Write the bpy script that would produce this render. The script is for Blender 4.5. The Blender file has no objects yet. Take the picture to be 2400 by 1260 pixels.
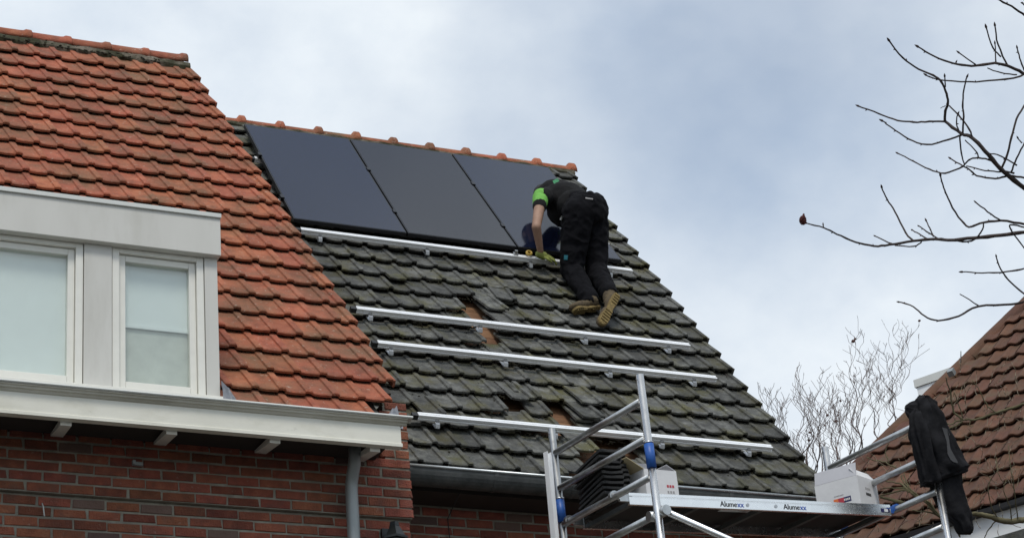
import bpy, bmesh, math, random
import numpy as np
from math import sin, cos, pi, radians, sqrt, atan2
from mathutils import Vector, Matrix, noise

scn = bpy.context.scene
COL = scn.collection
rnd = random.Random(7)

# ------------------------------------------------------------------ camera
YAW, PITCH, ROLL, FPX = radians(25.8515), radians(26.2995), radians(-5.1593), 5130.0
CAM = Vector((0, 0, 1.6))
_f = Vector((sin(YAW)*cos(PITCH), cos(YAW)*cos(PITCH), sin(PITCH)))
_r0 = Vector((cos(YAW), -sin(YAW), 0)); _u0 = _r0.cross(_f)
_r = cos(ROLL)*_r0 + sin(ROLL)*_u0
_u = -sin(ROLL)*_r0 + cos(ROLL)*_u0
cd = bpy.data.cameras.new("camera"); cam = bpy.data.objects.new("camera", cd); COL.objects.link(cam)
cd.sensor_fit = 'HORIZONTAL'; cd.sensor_width = 36.0; cd.lens = 36.0*FPX/2400.0
cd.clip_start = 0.1; cd.clip_end = 3000
cam.matrix_world = Matrix(((_r.x, _u.x, -_f.x, CAM.x), (_r.y, _u.y, -_f.y, CAM.y), (_r.z, _u.z, -_f.z, CAM.z), (0, 0, 0, 1)))
scn.camera = cam

def raydir(px, py):
    return (_f + _r*((px-1200)/FPX) - _u*((py-630)/FPX)).normalized()
def at(px, py, dist):
    """point seen at photo position px,py at a distance in metres"""
    return CAM + raydir(px, py)*dist

# ------------------------------------------------------------------ world + sun
SUN_EL, SUN_AZ = radians(54), radians(203)
w = bpy.data.worlds.new("World"); scn.world = w; w.use_nodes = True
nt = w.node_tree; nt.nodes.clear()
N = nt.nodes.new; LK = nt.links.new
wo = N('ShaderNodeOutputWorld'); bg = N('ShaderNodeBackground'); LK(bg.outputs[0], wo.inputs[0])
sky = N('ShaderNodeTexSky'); sky.sky_type = 'NISHITA'; sky.sun_disc = False
sky.sun_elevation = SUN_EL; sky.sun_rotation = SUN_AZ
sky.air_density = 1.3; sky.dust_density = 0.4; sky.ozone_density = 2.0
tc = N('ShaderNodeTexCoord'); mp = N('ShaderNodeMapping'); LK(tc.outputs['Generated'], mp.inputs[0])
mp.inputs['Scale'].default_value = (1.0, 1.0, 1.35); mp.inputs['Location'].default_value = (1.62, 2.2, 0.7)
n1 = N('ShaderNodeTexNoise'); n1.inputs['Scale'].default_value = 2.1; n1.inputs['Detail'].default_value = 6
n1.inputs['Roughness'].default_value = 0.5; n1.inputs['Distortion'].default_value = 0.15; LK(mp.outputs[0], n1.inputs['Vector'])
n2 = N('ShaderNodeTexNoise'); n2.inputs['Scale'].default_value = 6.0; n2.inputs['Detail'].default_value = 9
n2.inputs['Roughness'].default_value = 0.6; LK(mp.outputs[0], n2.inputs['Vector'])
cv = N('ShaderNodeValToRGB'); LK(n1.outputs[0], cv.inputs[0])       # how much cloud covers the blue
cv.color_ramp.elements[0].position = 0.34; cv.color_ramp.elements[0].color = (0.27, 0.27, 0.27, 1)
cv.color_ramp.elements[1].position = 0.53; cv.color_ramp.elements[1].color = (1, 1, 1, 1)
cc = N('ShaderNodeValToRGB'); LK(n2.outputs[0], cc.inputs[0])       # cloud brightness
cc.color_ramp.elements[0].position = 0.3; cc.color_ramp.elements[0].color = (5.0, 5.7, 6.6, 1)
cc.color_ramp.elements[1].position = 0.66; cc.color_ramp.elements[1].color = (7.2, 7.65, 8.0, 1)
mx = N('ShaderNodeMix'); mx.data_type = 'RGBA'
LK(cv.outputs[0], mx.inputs[0]); LK(sky.outputs[0], mx.inputs[6]); LK(cc.outputs[0], mx.inputs[7])
LK(mx.outputs[2], bg.inputs[0]); bg.inputs[1].default_value = 0.1

sl = bpy.data.lights.new("sun", 'SUN'); so = bpy.data.objects.new("sun", sl); COL.objects.link(so)
sl.energy = 1.5; sl.angle = radians(16); sl.color = (1.0, 0.955, 0.88)
sd = Vector((sin(SUN_AZ)*cos(SUN_EL), cos(SUN_AZ)*cos(SUN_EL), sin(SUN_EL)))     # towards the sun
so.rotation_euler = sd.to_track_quat('Z', 'Y').to_euler(); so.location = (0, -5, 20)

vs = scn.view_settings; vs.view_transform = 'Standard'; vs.look = 'None'; vs.exposure = 0.34; vs.gamma = 1.0
vs.use_curve_mapping = False

# ------------------------------------------------------------------ helpers: materials
def material(name, cols, scale=6.0, detail=5, rough=0.7, metal=0.0, var=0.0, hue=0.0, patch=None, patch2=None,
             bump=0.0, bscale=60.0, spec=0.5, stretch=(1, 1, 1), coat=0.0, rvar=0.0):
    """cols: list of (position, rgb) for a noise ramp; var/hue: change from piece to piece;
    patch: (rgb, scale, low, high, amount) a second layer with its own noise"""
    m = bpy.data.materials.new(name); m.use_nodes = True
    t = m.node_tree; t.nodes.clear(); N = t.nodes.new; L = t.links.new
    out = N('ShaderNodeOutputMaterial'); b = N('ShaderNodeBsdfPrincipled'); L(b.outputs[0], out.inputs[0])
    b.inputs['Roughness'].default_value = rough; b.inputs['Metallic'].default_value = metal
    b.inputs['Specular IOR Level'].default_value = spec
    if coat: b.inputs['Coat Weight'].default_value = coat
    g = N('ShaderNodeNewGeometry'); oi = N('ShaderNodeObjectInfo')
    mp = N('ShaderNodeMapping'); mp.inputs['Scale'].default_value = stretch; L(g.outputs['Position'], mp.inputs[0])
    ad = N('ShaderNodeMath'); ad.operation = 'ADD'; L(oi.outputs['Random'], ad.inputs[0]); L(g.outputs['Random Per Island'], ad.inputs[1])
    fr = N('ShaderNodeMath'); fr.operation = 'FRACT'; L(ad.outputs[0], fr.inputs[0])
    n = N('ShaderNodeTexNoise'); n.inputs['Scale'].default_value = scale; n.inputs['Detail'].default_value = detail
    n.inputs['Roughness'].default_value = 0.6; L(mp.outputs[0], n.inputs['Vector'])
    cr = N('ShaderNodeValToRGB'); L(n.outputs[0], cr.inputs[0]); e = cr.color_ramp.elements
    while len(e) < len(cols): e.new(0.5)
    for i, (p, c) in enumerate(cols): e[i].position = p; e[i].color = (*c, 1)
    cur = cr.outputs[0]
    for k, pt in enumerate((patch, patch2)):
        if not pt: continue
        pc, ps, lo, hi, amt = pt
        pn = N('ShaderNodeTexNoise'); pn.inputs['Scale'].default_value = ps; pn.inputs['Detail'].default_value = 6
        pn.inputs['Roughness'].default_value = 0.65
        off = N('ShaderNodeVectorMath'); off.operation = 'ADD'; off.inputs[1].default_value = (k*7.7+3, 1.3, k*2.1)
        L(mp.outputs[0], off.inputs[0]); L(off.outputs[0], pn.inputs['Vector'])
        mr = N('ShaderNodeMapRange'); mr.inputs[1].default_value = lo; mr.inputs[2].default_value = hi
        mr.inputs[4].default_value = amt; L(pn.outputs[0], mr.inputs[0])
        mxx = N('ShaderNodeMix'); mxx.data_type = 'RGBA'; L(mr.outputs[0], mxx.inputs[0]); L(cur, mxx.inputs[6])
        mxx.inputs[7].default_value = (*pc, 1); cur = mxx.outputs[2]
    if var or hue:
        hs = N('ShaderNodeHueSaturation'); L(cur, hs.inputs['Color'])
        v = N('ShaderNodeMapRange'); v.inputs[3].default_value = 1-var; v.inputs[4].default_value = 1+var; L(fr.outputs[0], v.inputs[0]); L(v.outputs[0], hs.inputs['Value'])
        m7 = N('ShaderNodeMath'); m7.operation = 'MULTIPLY'; m7.inputs[1].default_value = 17.31; L(fr.outputs[0], m7.inputs[0])
        f7 = N('ShaderNodeMath'); f7.operation = 'FRACT'; L(m7.outputs[0], f7.inputs[0])
        h = N('ShaderNodeMapRange'); h.inputs[3].default_value = 0.5-hue; h.inputs[4].default_value = 0.5+hue; L(f7.outputs[0], h.inputs[0]); L(h.outputs[0], hs.inputs['Hue'])
        cur = hs.outputs[0]
    L(cur, b.inputs['Base Color'])
    if rvar:
        rr = N('ShaderNodeMapRange'); rr.inputs[3].default_value = max(0, rough-rvar); rr.inputs[4].default_value = rough+rvar
        L(n.outputs[0], rr.inputs[0]); L(rr.outputs[0], b.inputs['Roughness'])
    if bump:
        bn = N('ShaderNodeTexNoise'); bn.inputs['Scale'].default_value = bscale; bn.inputs['Detail'].default_value = 4
        L(mp.outputs[0], bn.inputs['Vector'])
        bu = N('ShaderNodeBump'); bu.inputs['Strength'].default_value = bump; bu.inputs['Distance'].default_value = 0.01
        L(bn.outputs[0], bu.inputs['Height']); L(bu.outputs[0], b.inputs['Normal'])
    return m
def plain(name, c, rough=0.6, metal=0.0, var=0.12, scale=9, **k):
    return material(name, [(0.25, tuple(x*(1-var) for x in c)), (0.75, tuple(min(1, x*(1+var)) for x in c))], scale=scale, rough=rough, metal=metal, **k)

MAT = {}
MAT['orange'] = material('orange_clay', [(0.25, (0.19, 0.056, 0.028)), (0.5, (0.33, 0.098, 0.048)), (0.8, (0.41, 0.145, 0.075))], scale=11, rough=0.88, var=0.14, hue=0.006,
                         patch=((0.14, 0.08, 0.042), 2.6, 0.44, 0.68, 0.9), patch2=((0.52, 0.45, 0.37), 34.0, 0.60, 0.72, 0.6), bump=0.9, bscale=90)
MAT['darktile'] = material('weathered_concrete', [(0.25, (0.022, 0.022, 0.021)), (0.5, (0.078, 0.079, 0.073)), (0.8, (0.18, 0.18, 0.165))], scale=11, rough=0.8, var=0.36, hue=0.01,
                           patch=((0.075, 0.068, 0.018), 4.0, 0.47, 0.66, 0.8), patch2=((0.33, 0.34, 0.31), 32.0, 0.59, 0.74, 0.5), bump=1.0, bscale=80)
MAT['stacktile'] = plain('dark_stack_tile', (0.022, 0.022, 0.022), 0.8, bump=0.5)  # near-black tile colour, used for the stack on the platform only
MAT['vergetile'] = material('verge_concrete', [(0.25, (0.05, 0.036, 0.036)), (0.8, (0.09, 0.07, 0.068))], scale=7, rough=0.85, var=0.15, bump=0.5)
MAT['browntile'] = material('brown_clay', [(0.25, (0.062, 0.028, 0.016)), (0.6, (0.112, 0.046, 0.024)), (0.85, (0.16, 0.074, 0.042))], scale=5, rough=0.85, var=0.15, hue=0.008,
                            patch=((0.09, 0.07, 0.04), 4.0, 0.5, 0.7, 0.6), patch2=((0.4, 0.36, 0.3), 30, 0.7, 0.78, 0.7), bump=0.4)
MAT['moss'] = material('moss', [(0.3, (0.010, 0.009, 0.005)), (0.6, (0.026, 0.023, 0.009)), (0.8, (0.055, 0.058, 0.018))], scale=14, rough=0.95, bump=0.8, bscale=150)
MAT['mortar'] = material('mortar', [(0.3, (0.22, 0.205, 0.165)), (0.7, (0.37, 0.35, 0.285))], scale=12, rough=0.95, bump=0.7, bscale=160, patch=((0.16, 0.145, 0.12), 2.5, 0.45, 0.7, 0.6))
MAT['ridgemortar'] = material('mossy_mortar', [(0.3, (0.12, 0.10, 0.075)), (0.7, (0.24, 0.2, 0.16))], scale=12, rough=0.95, bump=0.9, bscale=90, patch=((0.035, 0.036, 0.014), 5, 0.38, 0.55, 0.95))
MAT['brick'] = material('red_brick', [(0.25, (0.155, 0.051, 0.031)), (0.55, (0.25, 0.076, 0.043)), (0.8, (0.325, 0.118, 0.064))], scale=13, rough=0.92, var=0.30, hue=0.009,
                        patch=((0.12, 0.066, 0.052), 5, 0.49, 0.72, 0.7), patch2=((0.38, 0.32, 0.26), 30, 0.62, 0.78, 0.5), bump=1.0, bscale=110)
MAT['darkbrick'] = plain('soot_brick', (0.10, 0.06, 0.05), 0.9, bump=0.6)
MAT['greybrick'] = plain('grey_brick', (0.15, 0.095, 0.075), 0.9, bump=0.6)
MAT['cream'] = material('cream_paint', [(0.3, (0.67, 0.655, 0.57)), (0.7, (0.75, 0.735, 0.65))], scale=4, rough=0.45, patch=((0.5, 0.48, 0.38), 7, 0.5, 0.75, 0.5), patch2=((0.3, 0.28, 0.22), 16, 0.66, 0.76, 0.5), stretch=(0.5, 1, 1), bump=0.12, bscale=25)
MAT['creamdirty'] = material('weathered_paint', [(0.3, (0.42, 0.40, 0.33)), (0.7, (0.62, 0.6, 0.52))], scale=5, rough=0.55, patch=((0.2, 0.18, 0.13), 6, 0.5, 0.75, 0.6), stretch=(0.4, 1, 1))
MAT['whiteframe'] = plain('white_frame_paint', (0.73, 0.72, 0.66), 0.4, var=0.05)
MAT['greypanel'] = material('grey_panel', [(0.3, (0.55, 0.54, 0.50)), (0.7, (0.61, 0.60, 0.56))], scale=3, rough=0.5, patch=((0.44, 0.425, 0.375), 6, 0.48, 0.75, 0.5), stretch=(1, 1, 0.25), bump=0.1, bscale=20)
MAT['captrim'] = plain('cap_trim_metal', (0.6, 0.61, 0.58), 0.4, var=0.05)
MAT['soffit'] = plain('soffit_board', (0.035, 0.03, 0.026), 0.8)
MAT['zinc'] = material('zinc', [(0.3, (0.24, 0.26, 0.26)), (0.7, (0.36, 0.385, 0.385))], scale=6, rough=0.5, metal=0.35, stretch=(1, 1, 0.25), rvar=0.1)
MAT['oldzinc'] = material('old_zinc', [(0.3, (0.05, 0.055, 0.055)), (0.7, (0.11, 0.115, 0.112))], scale=9, rough=0.7, metal=0.2, bump=0.2)
MAT['zinclip'] = plain('zinc_edge', (0.5, 0.53, 0.54), 0.35, 0.7)
MAT['lead'] = material('lead', [(0.3, (0.12, 0.13, 0.15)), (0.7, (0.24, 0.25, 0.275))], scale=14, rough=0.6, metal=0.2, bump=0.6, bscale=30)
MAT['timber'] = material('roof_board', [(0.3, (0.13, 0.062, 0.030)), (0.7, (0.25, 0.13, 0.062))], scale=7, rough=0.85, stretch=(0.35, 1, 3), patch=((0.12, 0.05, 0.025), 8, 0.5, 0.7, 0.8), bump=0.4)
MAT['blackframe'] = plain('black_anodised', (0.012, 0.012, 0.014), 0.35, 0.3)
for _k, _c in enumerate(((0.007, 0.010, 0.027), (0.014, 0.013, 0.016), (0.007, 0.010, 0.026))): MAT['panelglass%d' % _k] = material('panel_glass', [(0.3, tuple(.8*q for q in _c)), (0.7, tuple(1.2*q for q in _c))], scale=40, rough=0.08, spec=0.42, rvar=0.05, patch=((0.04, 0.04, 0.045), 7, 0.68, 0.8, 0.5))
MAT['alu'] = material('aluminium', [(0.3, (0.82, 0.82, 0.82)), (0.7, (0.93, 0.93, 0.92))], scale=12, rough=0.27, metal=1.0, rvar=0.08)
MAT['alubright'] = plain('bright_aluminium', (0.92, 0.93, 0.94), 0.42, 0.35, var=0.04)
MAT['aluworn'] = material('worn_aluminium', [(0.3, (0.42, 0.43, 0.43)), (0.7, (0.62, 0.63, 0.63))], scale=14, rough=0.38, metal=1.0, patch=((0.3, 0.29, 0.27), 20, 0.6, 0.75, 0.6))
MAT['steel'] = plain('hook_steel', (0.5, 0.51, 0.52), 0.4, 0.85)
MAT['blue'] = material('blue_plastic', [(0.3, (0.012, 0.075, 0.32)), (0.7, (0.03, 0.13, 0.46))], scale=30, rough=0.45, patch=((0.5, 0.52, 0.55), 45, 0.68, 0.76, 0.6))
MAT['ply'] = plain('dark_plywood', (0.022, 0.019, 0.017), 0.8)
MAT['black'] = plain('black_plastic', (0.012, 0.012, 0.013), 0.5)
MAT['ink'] = plain('print_ink', (0.02, 0.02, 0.022), 0.7)
MAT['inkblue'] = plain('print_blue', (0.03, 0.09, 0.42), 0.7)
MAT['white_card'] = material('white_cardboard', [(0.3, (0.66, 0.66, 0.67)), (0.7, (0.74, 0.74, 0.745))], scale=5, rough=0.8, bump=0.15, bscale=30)
MAT['greycard'] = plain('grey_cardboard', (0.50, 0.50, 0.53), 0.85, var=0.05)
MAT['tancard'] = plain('tan_cardboard', (0.50, 0.42, 0.25), 0.85)
MAT['logo_navy'] = plain('logo_navy', (0.02, 0.018, 0.10), 0.6)
MAT['logo_orange'] = plain('logo_orange', (0.72, 0.17, 0.05), 0.6)
MAT['logo_red'] = plain('logo_red', (0.45, 0.04, 0.06), 0.6)
MAT['inkgrey'] = plain('faint_ink', (0.34, 0.33, 0.33), 0.8)
MAT['jacket'] = material('black_cloth', [(0.3, (0.008, 0.008, 0.0095)), (0.7, (0.019, 0.019, 0.022))], scale=9, rough=0.9, bump=0.5, bscale=35, spec=0.2)
MAT['jacketgrey'] = plain('grey_zip_flap', (0.075, 0.075, 0.08), 0.85)
MAT['navycloth'] = plain('navy_lining', (0.012, 0.016, 0.05), 0.9)
MAT['vest'] = material('charcoal_shirt', [(0.3, (0.007, 0.007, 0.0075)), (0.7, (0.015, 0.0145, 0.015))], scale=8, rough=0.95, bump=0.4, bscale=40, spec=0.2)
MAT['trousers'] = material('black_workwear', [(0.3, (0.0028, 0.0028, 0.004)), (0.7, (0.0068, 0.0068, 0.009))], scale=9, rough=0.95, bump=0.6, bscale=30, spec=0.15)
MAT['green'] = plain('lime_sleeve', (0.16, 0.43, 0.075), 0.85, var=0.1)
MAT['logogreen'] = plain('green_logo', (0.03, 0.2, 0.08), 0.8)
MAT['teal'] = plain('teal_patch', (0.012, 0.13, 0.17), 0.8)
MAT['skin'] = material('skin', [(0.3, (0.25, 0.14, 0.09)), (0.7, (0.36, 0.215, 0.15))], scale=9, rough=0.6)
MAT['hair'] = plain('dark_hair', (0.012, 0.010, 0.009), 0.7)
MAT['glove'] = plain('lime_glove', (0.20, 0.225, 0.05), 0.85, var=0.3, scale=40)
MAT['glovepalm'] = plain('dark_glove_palm', (0.04, 0.045, 0.03), 0.8)
MAT['sole'] = material('boot_sole', [(0.3, (0.12, 0.082, 0.028)), (0.7, (0.25, 0.18, 0.065))], scale=30, rough=0.9, bump=0.9, bscale=60)
MAT['bootside'] = material('muddy_boot', [(0.3, (0.05, 0.035, 0.02)), (0.7, (0.11, 0.08, 0.04))], scale=25, rough=0.9, bump=0.6)
MAT['yellow'] = plain('yellow_tape', (0.45, 0.29, 0.04), 0.5)
MAT['bark'] = material('magnolia_bark', [(0.3, (0.035, 0.026, 0.024)), (0.7, (0.075, 0.055, 0.048))], scale=25, rough=0.9, bump=0.5)
MAT['bud'] = plain('bud', (0.05, 0.03, 0.026), 0.9)
MAT['redleaf'] = plain('dried_red_leaf', (0.075, 0.014, 0.012), 0.8)
MAT['willow'] = material('willow_bark', [(0.3, (0.085, 0.06, 0.055)), (0.7, (0.17, 0.125, 0.11))], scale=8, rough=0.9)
MAT['willowleaf'] = plain('withered_leaf', (0.10, 0.045, 0.035), 0.9)
MAT['mossybark'] = material('mossy_bark', [(0.3, (0.07, 0.06, 0.03)), (0.7, (0.16, 0.14, 0.075))], scale=14, rough=0.95, bump=0.6)
MAT['palebark'] = plain('pale_twig', (0.2, 0.165, 0.11), 0.9)
MAT['whitewall'] = plain('white_render', (0.78, 0.80, 0.81), 0.7, var=0.06)
MAT['ground'] = material('paving', [(0.3, (0.045, 0.045, 0.042)), (0.7, (0.075, 0.072, 0.066))], scale=3, rough=0.9)
MAT['blind'] = plain('roller_blind', (0.84, 0.87, 0.85), 0.8, var=0.03)
MAT['blindbar'] = plain('blind_bottom_bar', (0.85, 0.88, 0.86), 0.5, var=0.02)
MAT['room'] = plain('room_wall', (0.62, 0.63, 0.57), 0.9)
MAT['lantern'] = plain('lantern_iron', (0.012, 0.014, 0.014), 0.4, 0.2)

def glass_material():
    m = bpy.data.materials.new('window_glass'); m.use_nodes = True
    t = m.node_tree; t.nodes.clear(); N = t.nodes.new; L = t.links.new
    out = N('ShaderNodeOutputMaterial'); gl = N('ShaderNodeBsdfGlossy'); gl.inputs['Roughness'].default_value = 0.02
    tr = N('ShaderNodeBsdfTransparent'); tr.inputs[0].default_value = (0.95, 0.975, 0.965, 1)
    fr = N('ShaderNodeLayerWeight'); fr.inputs[0].default_value = 0.5
    pw_ = N('ShaderNodeMath'); pw_.operation = 'POWER'; pw_.inputs[1].default_value = 3.0; L(fr.outputs['Facing'], pw_.inputs[0])
    mr = N('ShaderNodeMath'); mr.operation = 'MULTIPLY_ADD'; mr.inputs[1].default_value = 0.8; mr.inputs[2].default_value = 0.10
    L(pw_.outputs[0], mr.inputs[0]); mi = N('ShaderNodeMixShader'); L(mr.outputs[0], mi.inputs[0])
    L(tr.outputs[0], mi.inputs[1]); L(gl.outputs[0], mi.inputs[2]); L(mi.outputs[0], out.inputs[0])
    return m
MAT['glass'] = glass_material()

# ------------------------------------------------------------------ helpers: objects
def link(name, me, mat=None, parent=None, mw=None, smooth=False):
    if mat is not None and not me.materials: me.materials.append(MAT[mat] if isinstance(mat, str) else mat)
    o = bpy.data.objects.new(name, me); COL.objects.link(o)
    if smooth: me.polygons.foreach_set('use_smooth', [True]*len(me.polygons))
    if mw is not None: o.matrix_world = mw
    if parent is not None:
        o.parent = parent; o.matrix_parent_inverse = PINV[parent.name]
    PINV[o.name] = o.matrix_basis.inverted() if parent is None else (o.parent and (WORLD[parent.name] @ o.matrix_parent_inverse @ o.matrix_basis).inverted())
    WORLD[o.name] = (mw.copy() if mw is not None else Matrix.Identity(4))
    PINV[o.name] = WORLD[o.name].inverted()
    return o
PINV, WORLD = {}, {}
def empty(name, loc, label, cat, group=None):
    o = bpy.data.objects.new(name, None); COL.objects.link(o); o.location = loc
    o.empty_display_size = 0.2
    WORLD[o.name] = Matrix.Translation(loc); PINV[o.name] = WORLD[o.name].inverted()
    return tag(o, label, cat, group)
def tag(o, label=None, cat=None, group=None, kind=None):
    if label: o['label'] = label
    if cat: o['category'] = cat
    if group: o['group'] = group
    if kind: o['kind'] = kind
    return o
def bm_mesh(bm, name):
    bmesh.ops.recalc_face_normals(bm, faces=bm.faces)
    me = bpy.data.meshes.new(name); bm.to_mesh(me); bm.free(); return me
def pyd(name, v, f):
    me = bpy.data.meshes.new(name); me.from_pydata([tuple(x) for x in v], [], f); me.validate(); me.update(); return me
def box(bm, x0, x1, y0, y1, z0, z1, mw=None, bev=0.0):
    vs_ = [bm.verts.new((x, y, z)) for x in (x0, x1) for y in (y0, y1) for z in (z0, z1)]
    fs = [(0, 1, 3, 2), (4, 6, 7, 5), (0, 4, 5, 1), (2, 3, 7, 6), (0, 2, 6, 4), (1, 5, 7, 3)]
    F_ = [bm.faces.new([vs_[i] for i in f]) for f in fs]
    if bev:
        ed = list({e for f in F_ for e in f.edges})
        r = bmesh.ops.bevel(bm, geom=ed, offset=bev, segments=2, affect='EDGES', profile=0.7)
        vs_ = list({v for v in vs_ if v.is_valid} | set(r['verts']))
    if mw is not None:
        for v in vs_:
            v.co = mw @ v.co
    return vs_
def boxes(name, rects, mat, parent=None, bev=0.0, mw=None):
    bm = bmesh.new()
    for r in rects: box(bm, *r, bev=bev)
    if mw is not None: bm.transform(mw)
    return link(name, bm_mesh(bm, name), mat, parent)
def tube_data(pts, rad, seg=8, cap=True, V=None, F_=None):
    V = [] if V is None else V; F_ = [] if F_ is None else F_
    pts = [Vector(p) for p in pts]; n = len(pts); base = len(V)
    if not hasattr(rad, '__len__'): rad = [rad]*n
    ref = Vector((0, 0, 1)); t0 = (pts[1]-pts[0]).normalized()
    if abs(t0.dot(ref)) > 0.9: ref = Vector((1, 0, 0))
    a = t0.cross(ref).normalized()
    for i in range(n):
        t = (pts[min(i+1, n-1)]-pts[max(i-1, 0)]).normalized()
        a = (a - t*a.dot(t)).normalized(); b = t.cross(a)
        for k in range(seg):
            q = 2*pi*k/seg; V.append(pts[i]+(a*cos(q)+b*sin(q))*rad[i])
    for i in range(n-1):
        for k in range(seg):
            k2 = (k+1) % seg; F_.append((base+i*seg+k, base+i*seg+k2, base+(i+1)*seg+k2, base+(i+1)*seg+k))
    if cap:
        F_.append(tuple(base+k for k in reversed(range(seg)))); F_.append(tuple(base+(n-1)*seg+k for k in range(seg)))
    return V, F_
def tube(name, pts, rad, mat, parent=None, seg=12):
    V, F_ = tube_data(pts, rad, seg); me = pyd(name, V, F_)
    for p in me.polygons: p.use_smooth = len(p.vertices) == 4
    return link(name, me, mat, parent)
def extrude_profile(name, prof, x0, x1, mat, parent=None, closed=True, ax=None, smooth=False):
    """prof: (y,z) loop extruded along X"""
    V = [(x0, y, z) for y, z in prof] + [(x1, y, z) for y, z in prof]; n = len(prof); F_ = []
    for i in range(n if closed else n-1):
        j = (i+1) % n; F_.append((i, j, n+j, n+i))
    if closed: F_ += [tuple(range(n-1, -1, -1)), tuple(range(n, 2*n))]
    me = pyd(name, V, F_); bm = bmesh.new(); bm.from_mesh(me); bmesh.ops.recalc_face_normals(bm, faces=bm.faces); bm.to_mesh(me); bm.free()
    return link(name, me, mat, parent)
def frame_mat(origin, ex, ey, ez):
    return Matrix(((ex[0], ey[0], ez[0], origin[0]), (ex[1], ey[1], ez[1], origin[1]), (ex[2], ey[2], ez[2], origin[2]), (0, 0, 0, 1)))
def join_mesh(name, items):
    """items: (mesh, matrix); one mesh of all of them"""
    V = []; F_ = []; S = []
    for me, mw in items:
        b = len(V); V += [mw @ v.co for v in me.vertices]
        for p in me.polygons: F_.append([b+i for i in p.vertices])
    return pyd(name, V, F_)

# ------------------------------------------------------------------ ground
gm = pyd('ground', [(-400, -400, 0), (400, -400, 0), (400, 400, 0), (-400, 400, 0)], [(0, 1, 2, 3)])
tag(link('ground', gm, 'ground'), kind='structure')

# ------------------------------------------------------------------ roof tiles
TW, GA = 0.182, 0.276
def tile_mesh(name, prof, length, lift, shear=0.0, seed=0, jit=0.0022, thick=0.016, x_cut=None, flange=0.0, chip=0.0):
    r = random.Random(seed)
    if x_cut: 
        k = x_cut/TW; prof = [(x*k if x < 0.12 else x_cut-(TW-x), z) for x, z in prof]
    rows = [(-0.001, -0.006), (0.008, 0.0), (length*0.45, 0.0), (length, 0.0)]
    n = len(prof); V = []
    nj = [r.uniform(-1, 1)*jit for _ in prof]; tw = r.uniform(-1, 1)*jit
    for ri, (y, dz) in enumerate(rows):
        for i, (x, z) in enumerate(prof):
            yy = y + (nj[i]+tw*(x/TW-0.5) if ri < 2 else 0)
            if ri < 2 and chip and (i == 0 or i == n-1): yy += chip*r.uniform(0.3, 1)
            V.append((x - shear*yy, yy, z + dz + lift*(1-yy/GA) + (r.uniform(-1, 1)*jit*0.5 if ri in (1, 2) else 0)))
    m = len(V)
    for ri, (y, dz) in enumerate(rows):
        for i in range(n):
            x, yy, z = V[ri*n+i]; V.append((x, yy, z-thick-(0.006 if ri < 2 else 0)+(0.006 if ri == 0 else 0)))
    F_ = []
    for ri in range(3):
        for i in range(n-1):
            a, b, c, d = ri*n+i, ri*n+i+1, (ri+1)*n+i+1, (ri+1)*n+i
            F_.append((a, b, c, d))
            if ri != 1 or True: F_.append((m+d, m+c, m+b, m+a))
    for i in range(n-1): F_.append((i+1, i, m+i, m+i+1))
    for ri in range(3):
        for i in (0, n-1):
            a, d = ri*n+i, (ri+1)*n+i
            F_.append((a, d, m+d, m+a) if i == 0 else (d, a, m+a, m+d))
    if flange:
        b = len(V); xr = prof[-1][0]
        for y in (0.0, length):
            z = lift*(1-y/GA)+prof[-1][1]
            V += [(xr-shear*y, y, z), (xr+0.016-shear*y, y, z), (xr+0.016-shear*y, y, z-flange), (xr-shear*y, y, z-flange)]
        for i in range(4):
            j = (i+1) % 4; F_.append((b+i, b+j, b+4+j, b+4+i))
        F_ += [(b+3, b+2, b+1, b), (b+4, b+5, b+6, b+7)]
    return pyd(name, V, F_)
P_OR = [(0.0, 0.0), (0.02, -0.001), (0.06, -0.003), (0.105, -0.001), (0.130, 0.0), (0.134, 0.013), (0.150, 0.015), (0.178, 0.014), (0.186, 0.003)]
P_DK = [(0.0, 0.001), (0.022, -0.001), (0.065, -0.003), (0.11, -0.001), (0.140, 0.001), (0.144, 0.016), (0.158, 0.018), (0.178, 0.017), (0.186, 0.004)]
LEN = 0.345

def in_frame(P, margin=40):
    d = P-CAM; z = d.dot(_f)
    if z < 0.1: return False
    x = 1200+FPX*d.dot(_r)/z; y = 630-FPX*d.dot(_u)/z
    return -margin < x < 2400+margin and -margin < y < 1260+margin

# ================================================================== HOUSE WITH THE ORANGE ROOF
PA = radians(53); EA = Vector((0, 12.15, 7.0)); sA = Vector((0, cos(PA), sin(PA))); nA = Vector((0, -sin(PA), cos(PA))); SH = 0.066
RIDGE_A = 6.30
houseA = empty('orange_roof_house', (3.5, 12.5, 0), 'brick house with bright orange tiled roof and white dormer at the left', 'house')
def onA(x, u, h=0.0): return Vector((x, EA.y, EA.z)) + sA*u + nA*h
# walls: mortar core, with courses of separate bricks in front of it
wallA = boxes('wall', [(-4, 5.155, 12.512, 12.75, 0, 6.518), (-4, 5.165, 12.477, 12.75, 6.5205, 6.90), (5.0, 5.165, 12.4772, 12.75, 6.90, 7.325)], 'mortar', houseA)
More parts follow.
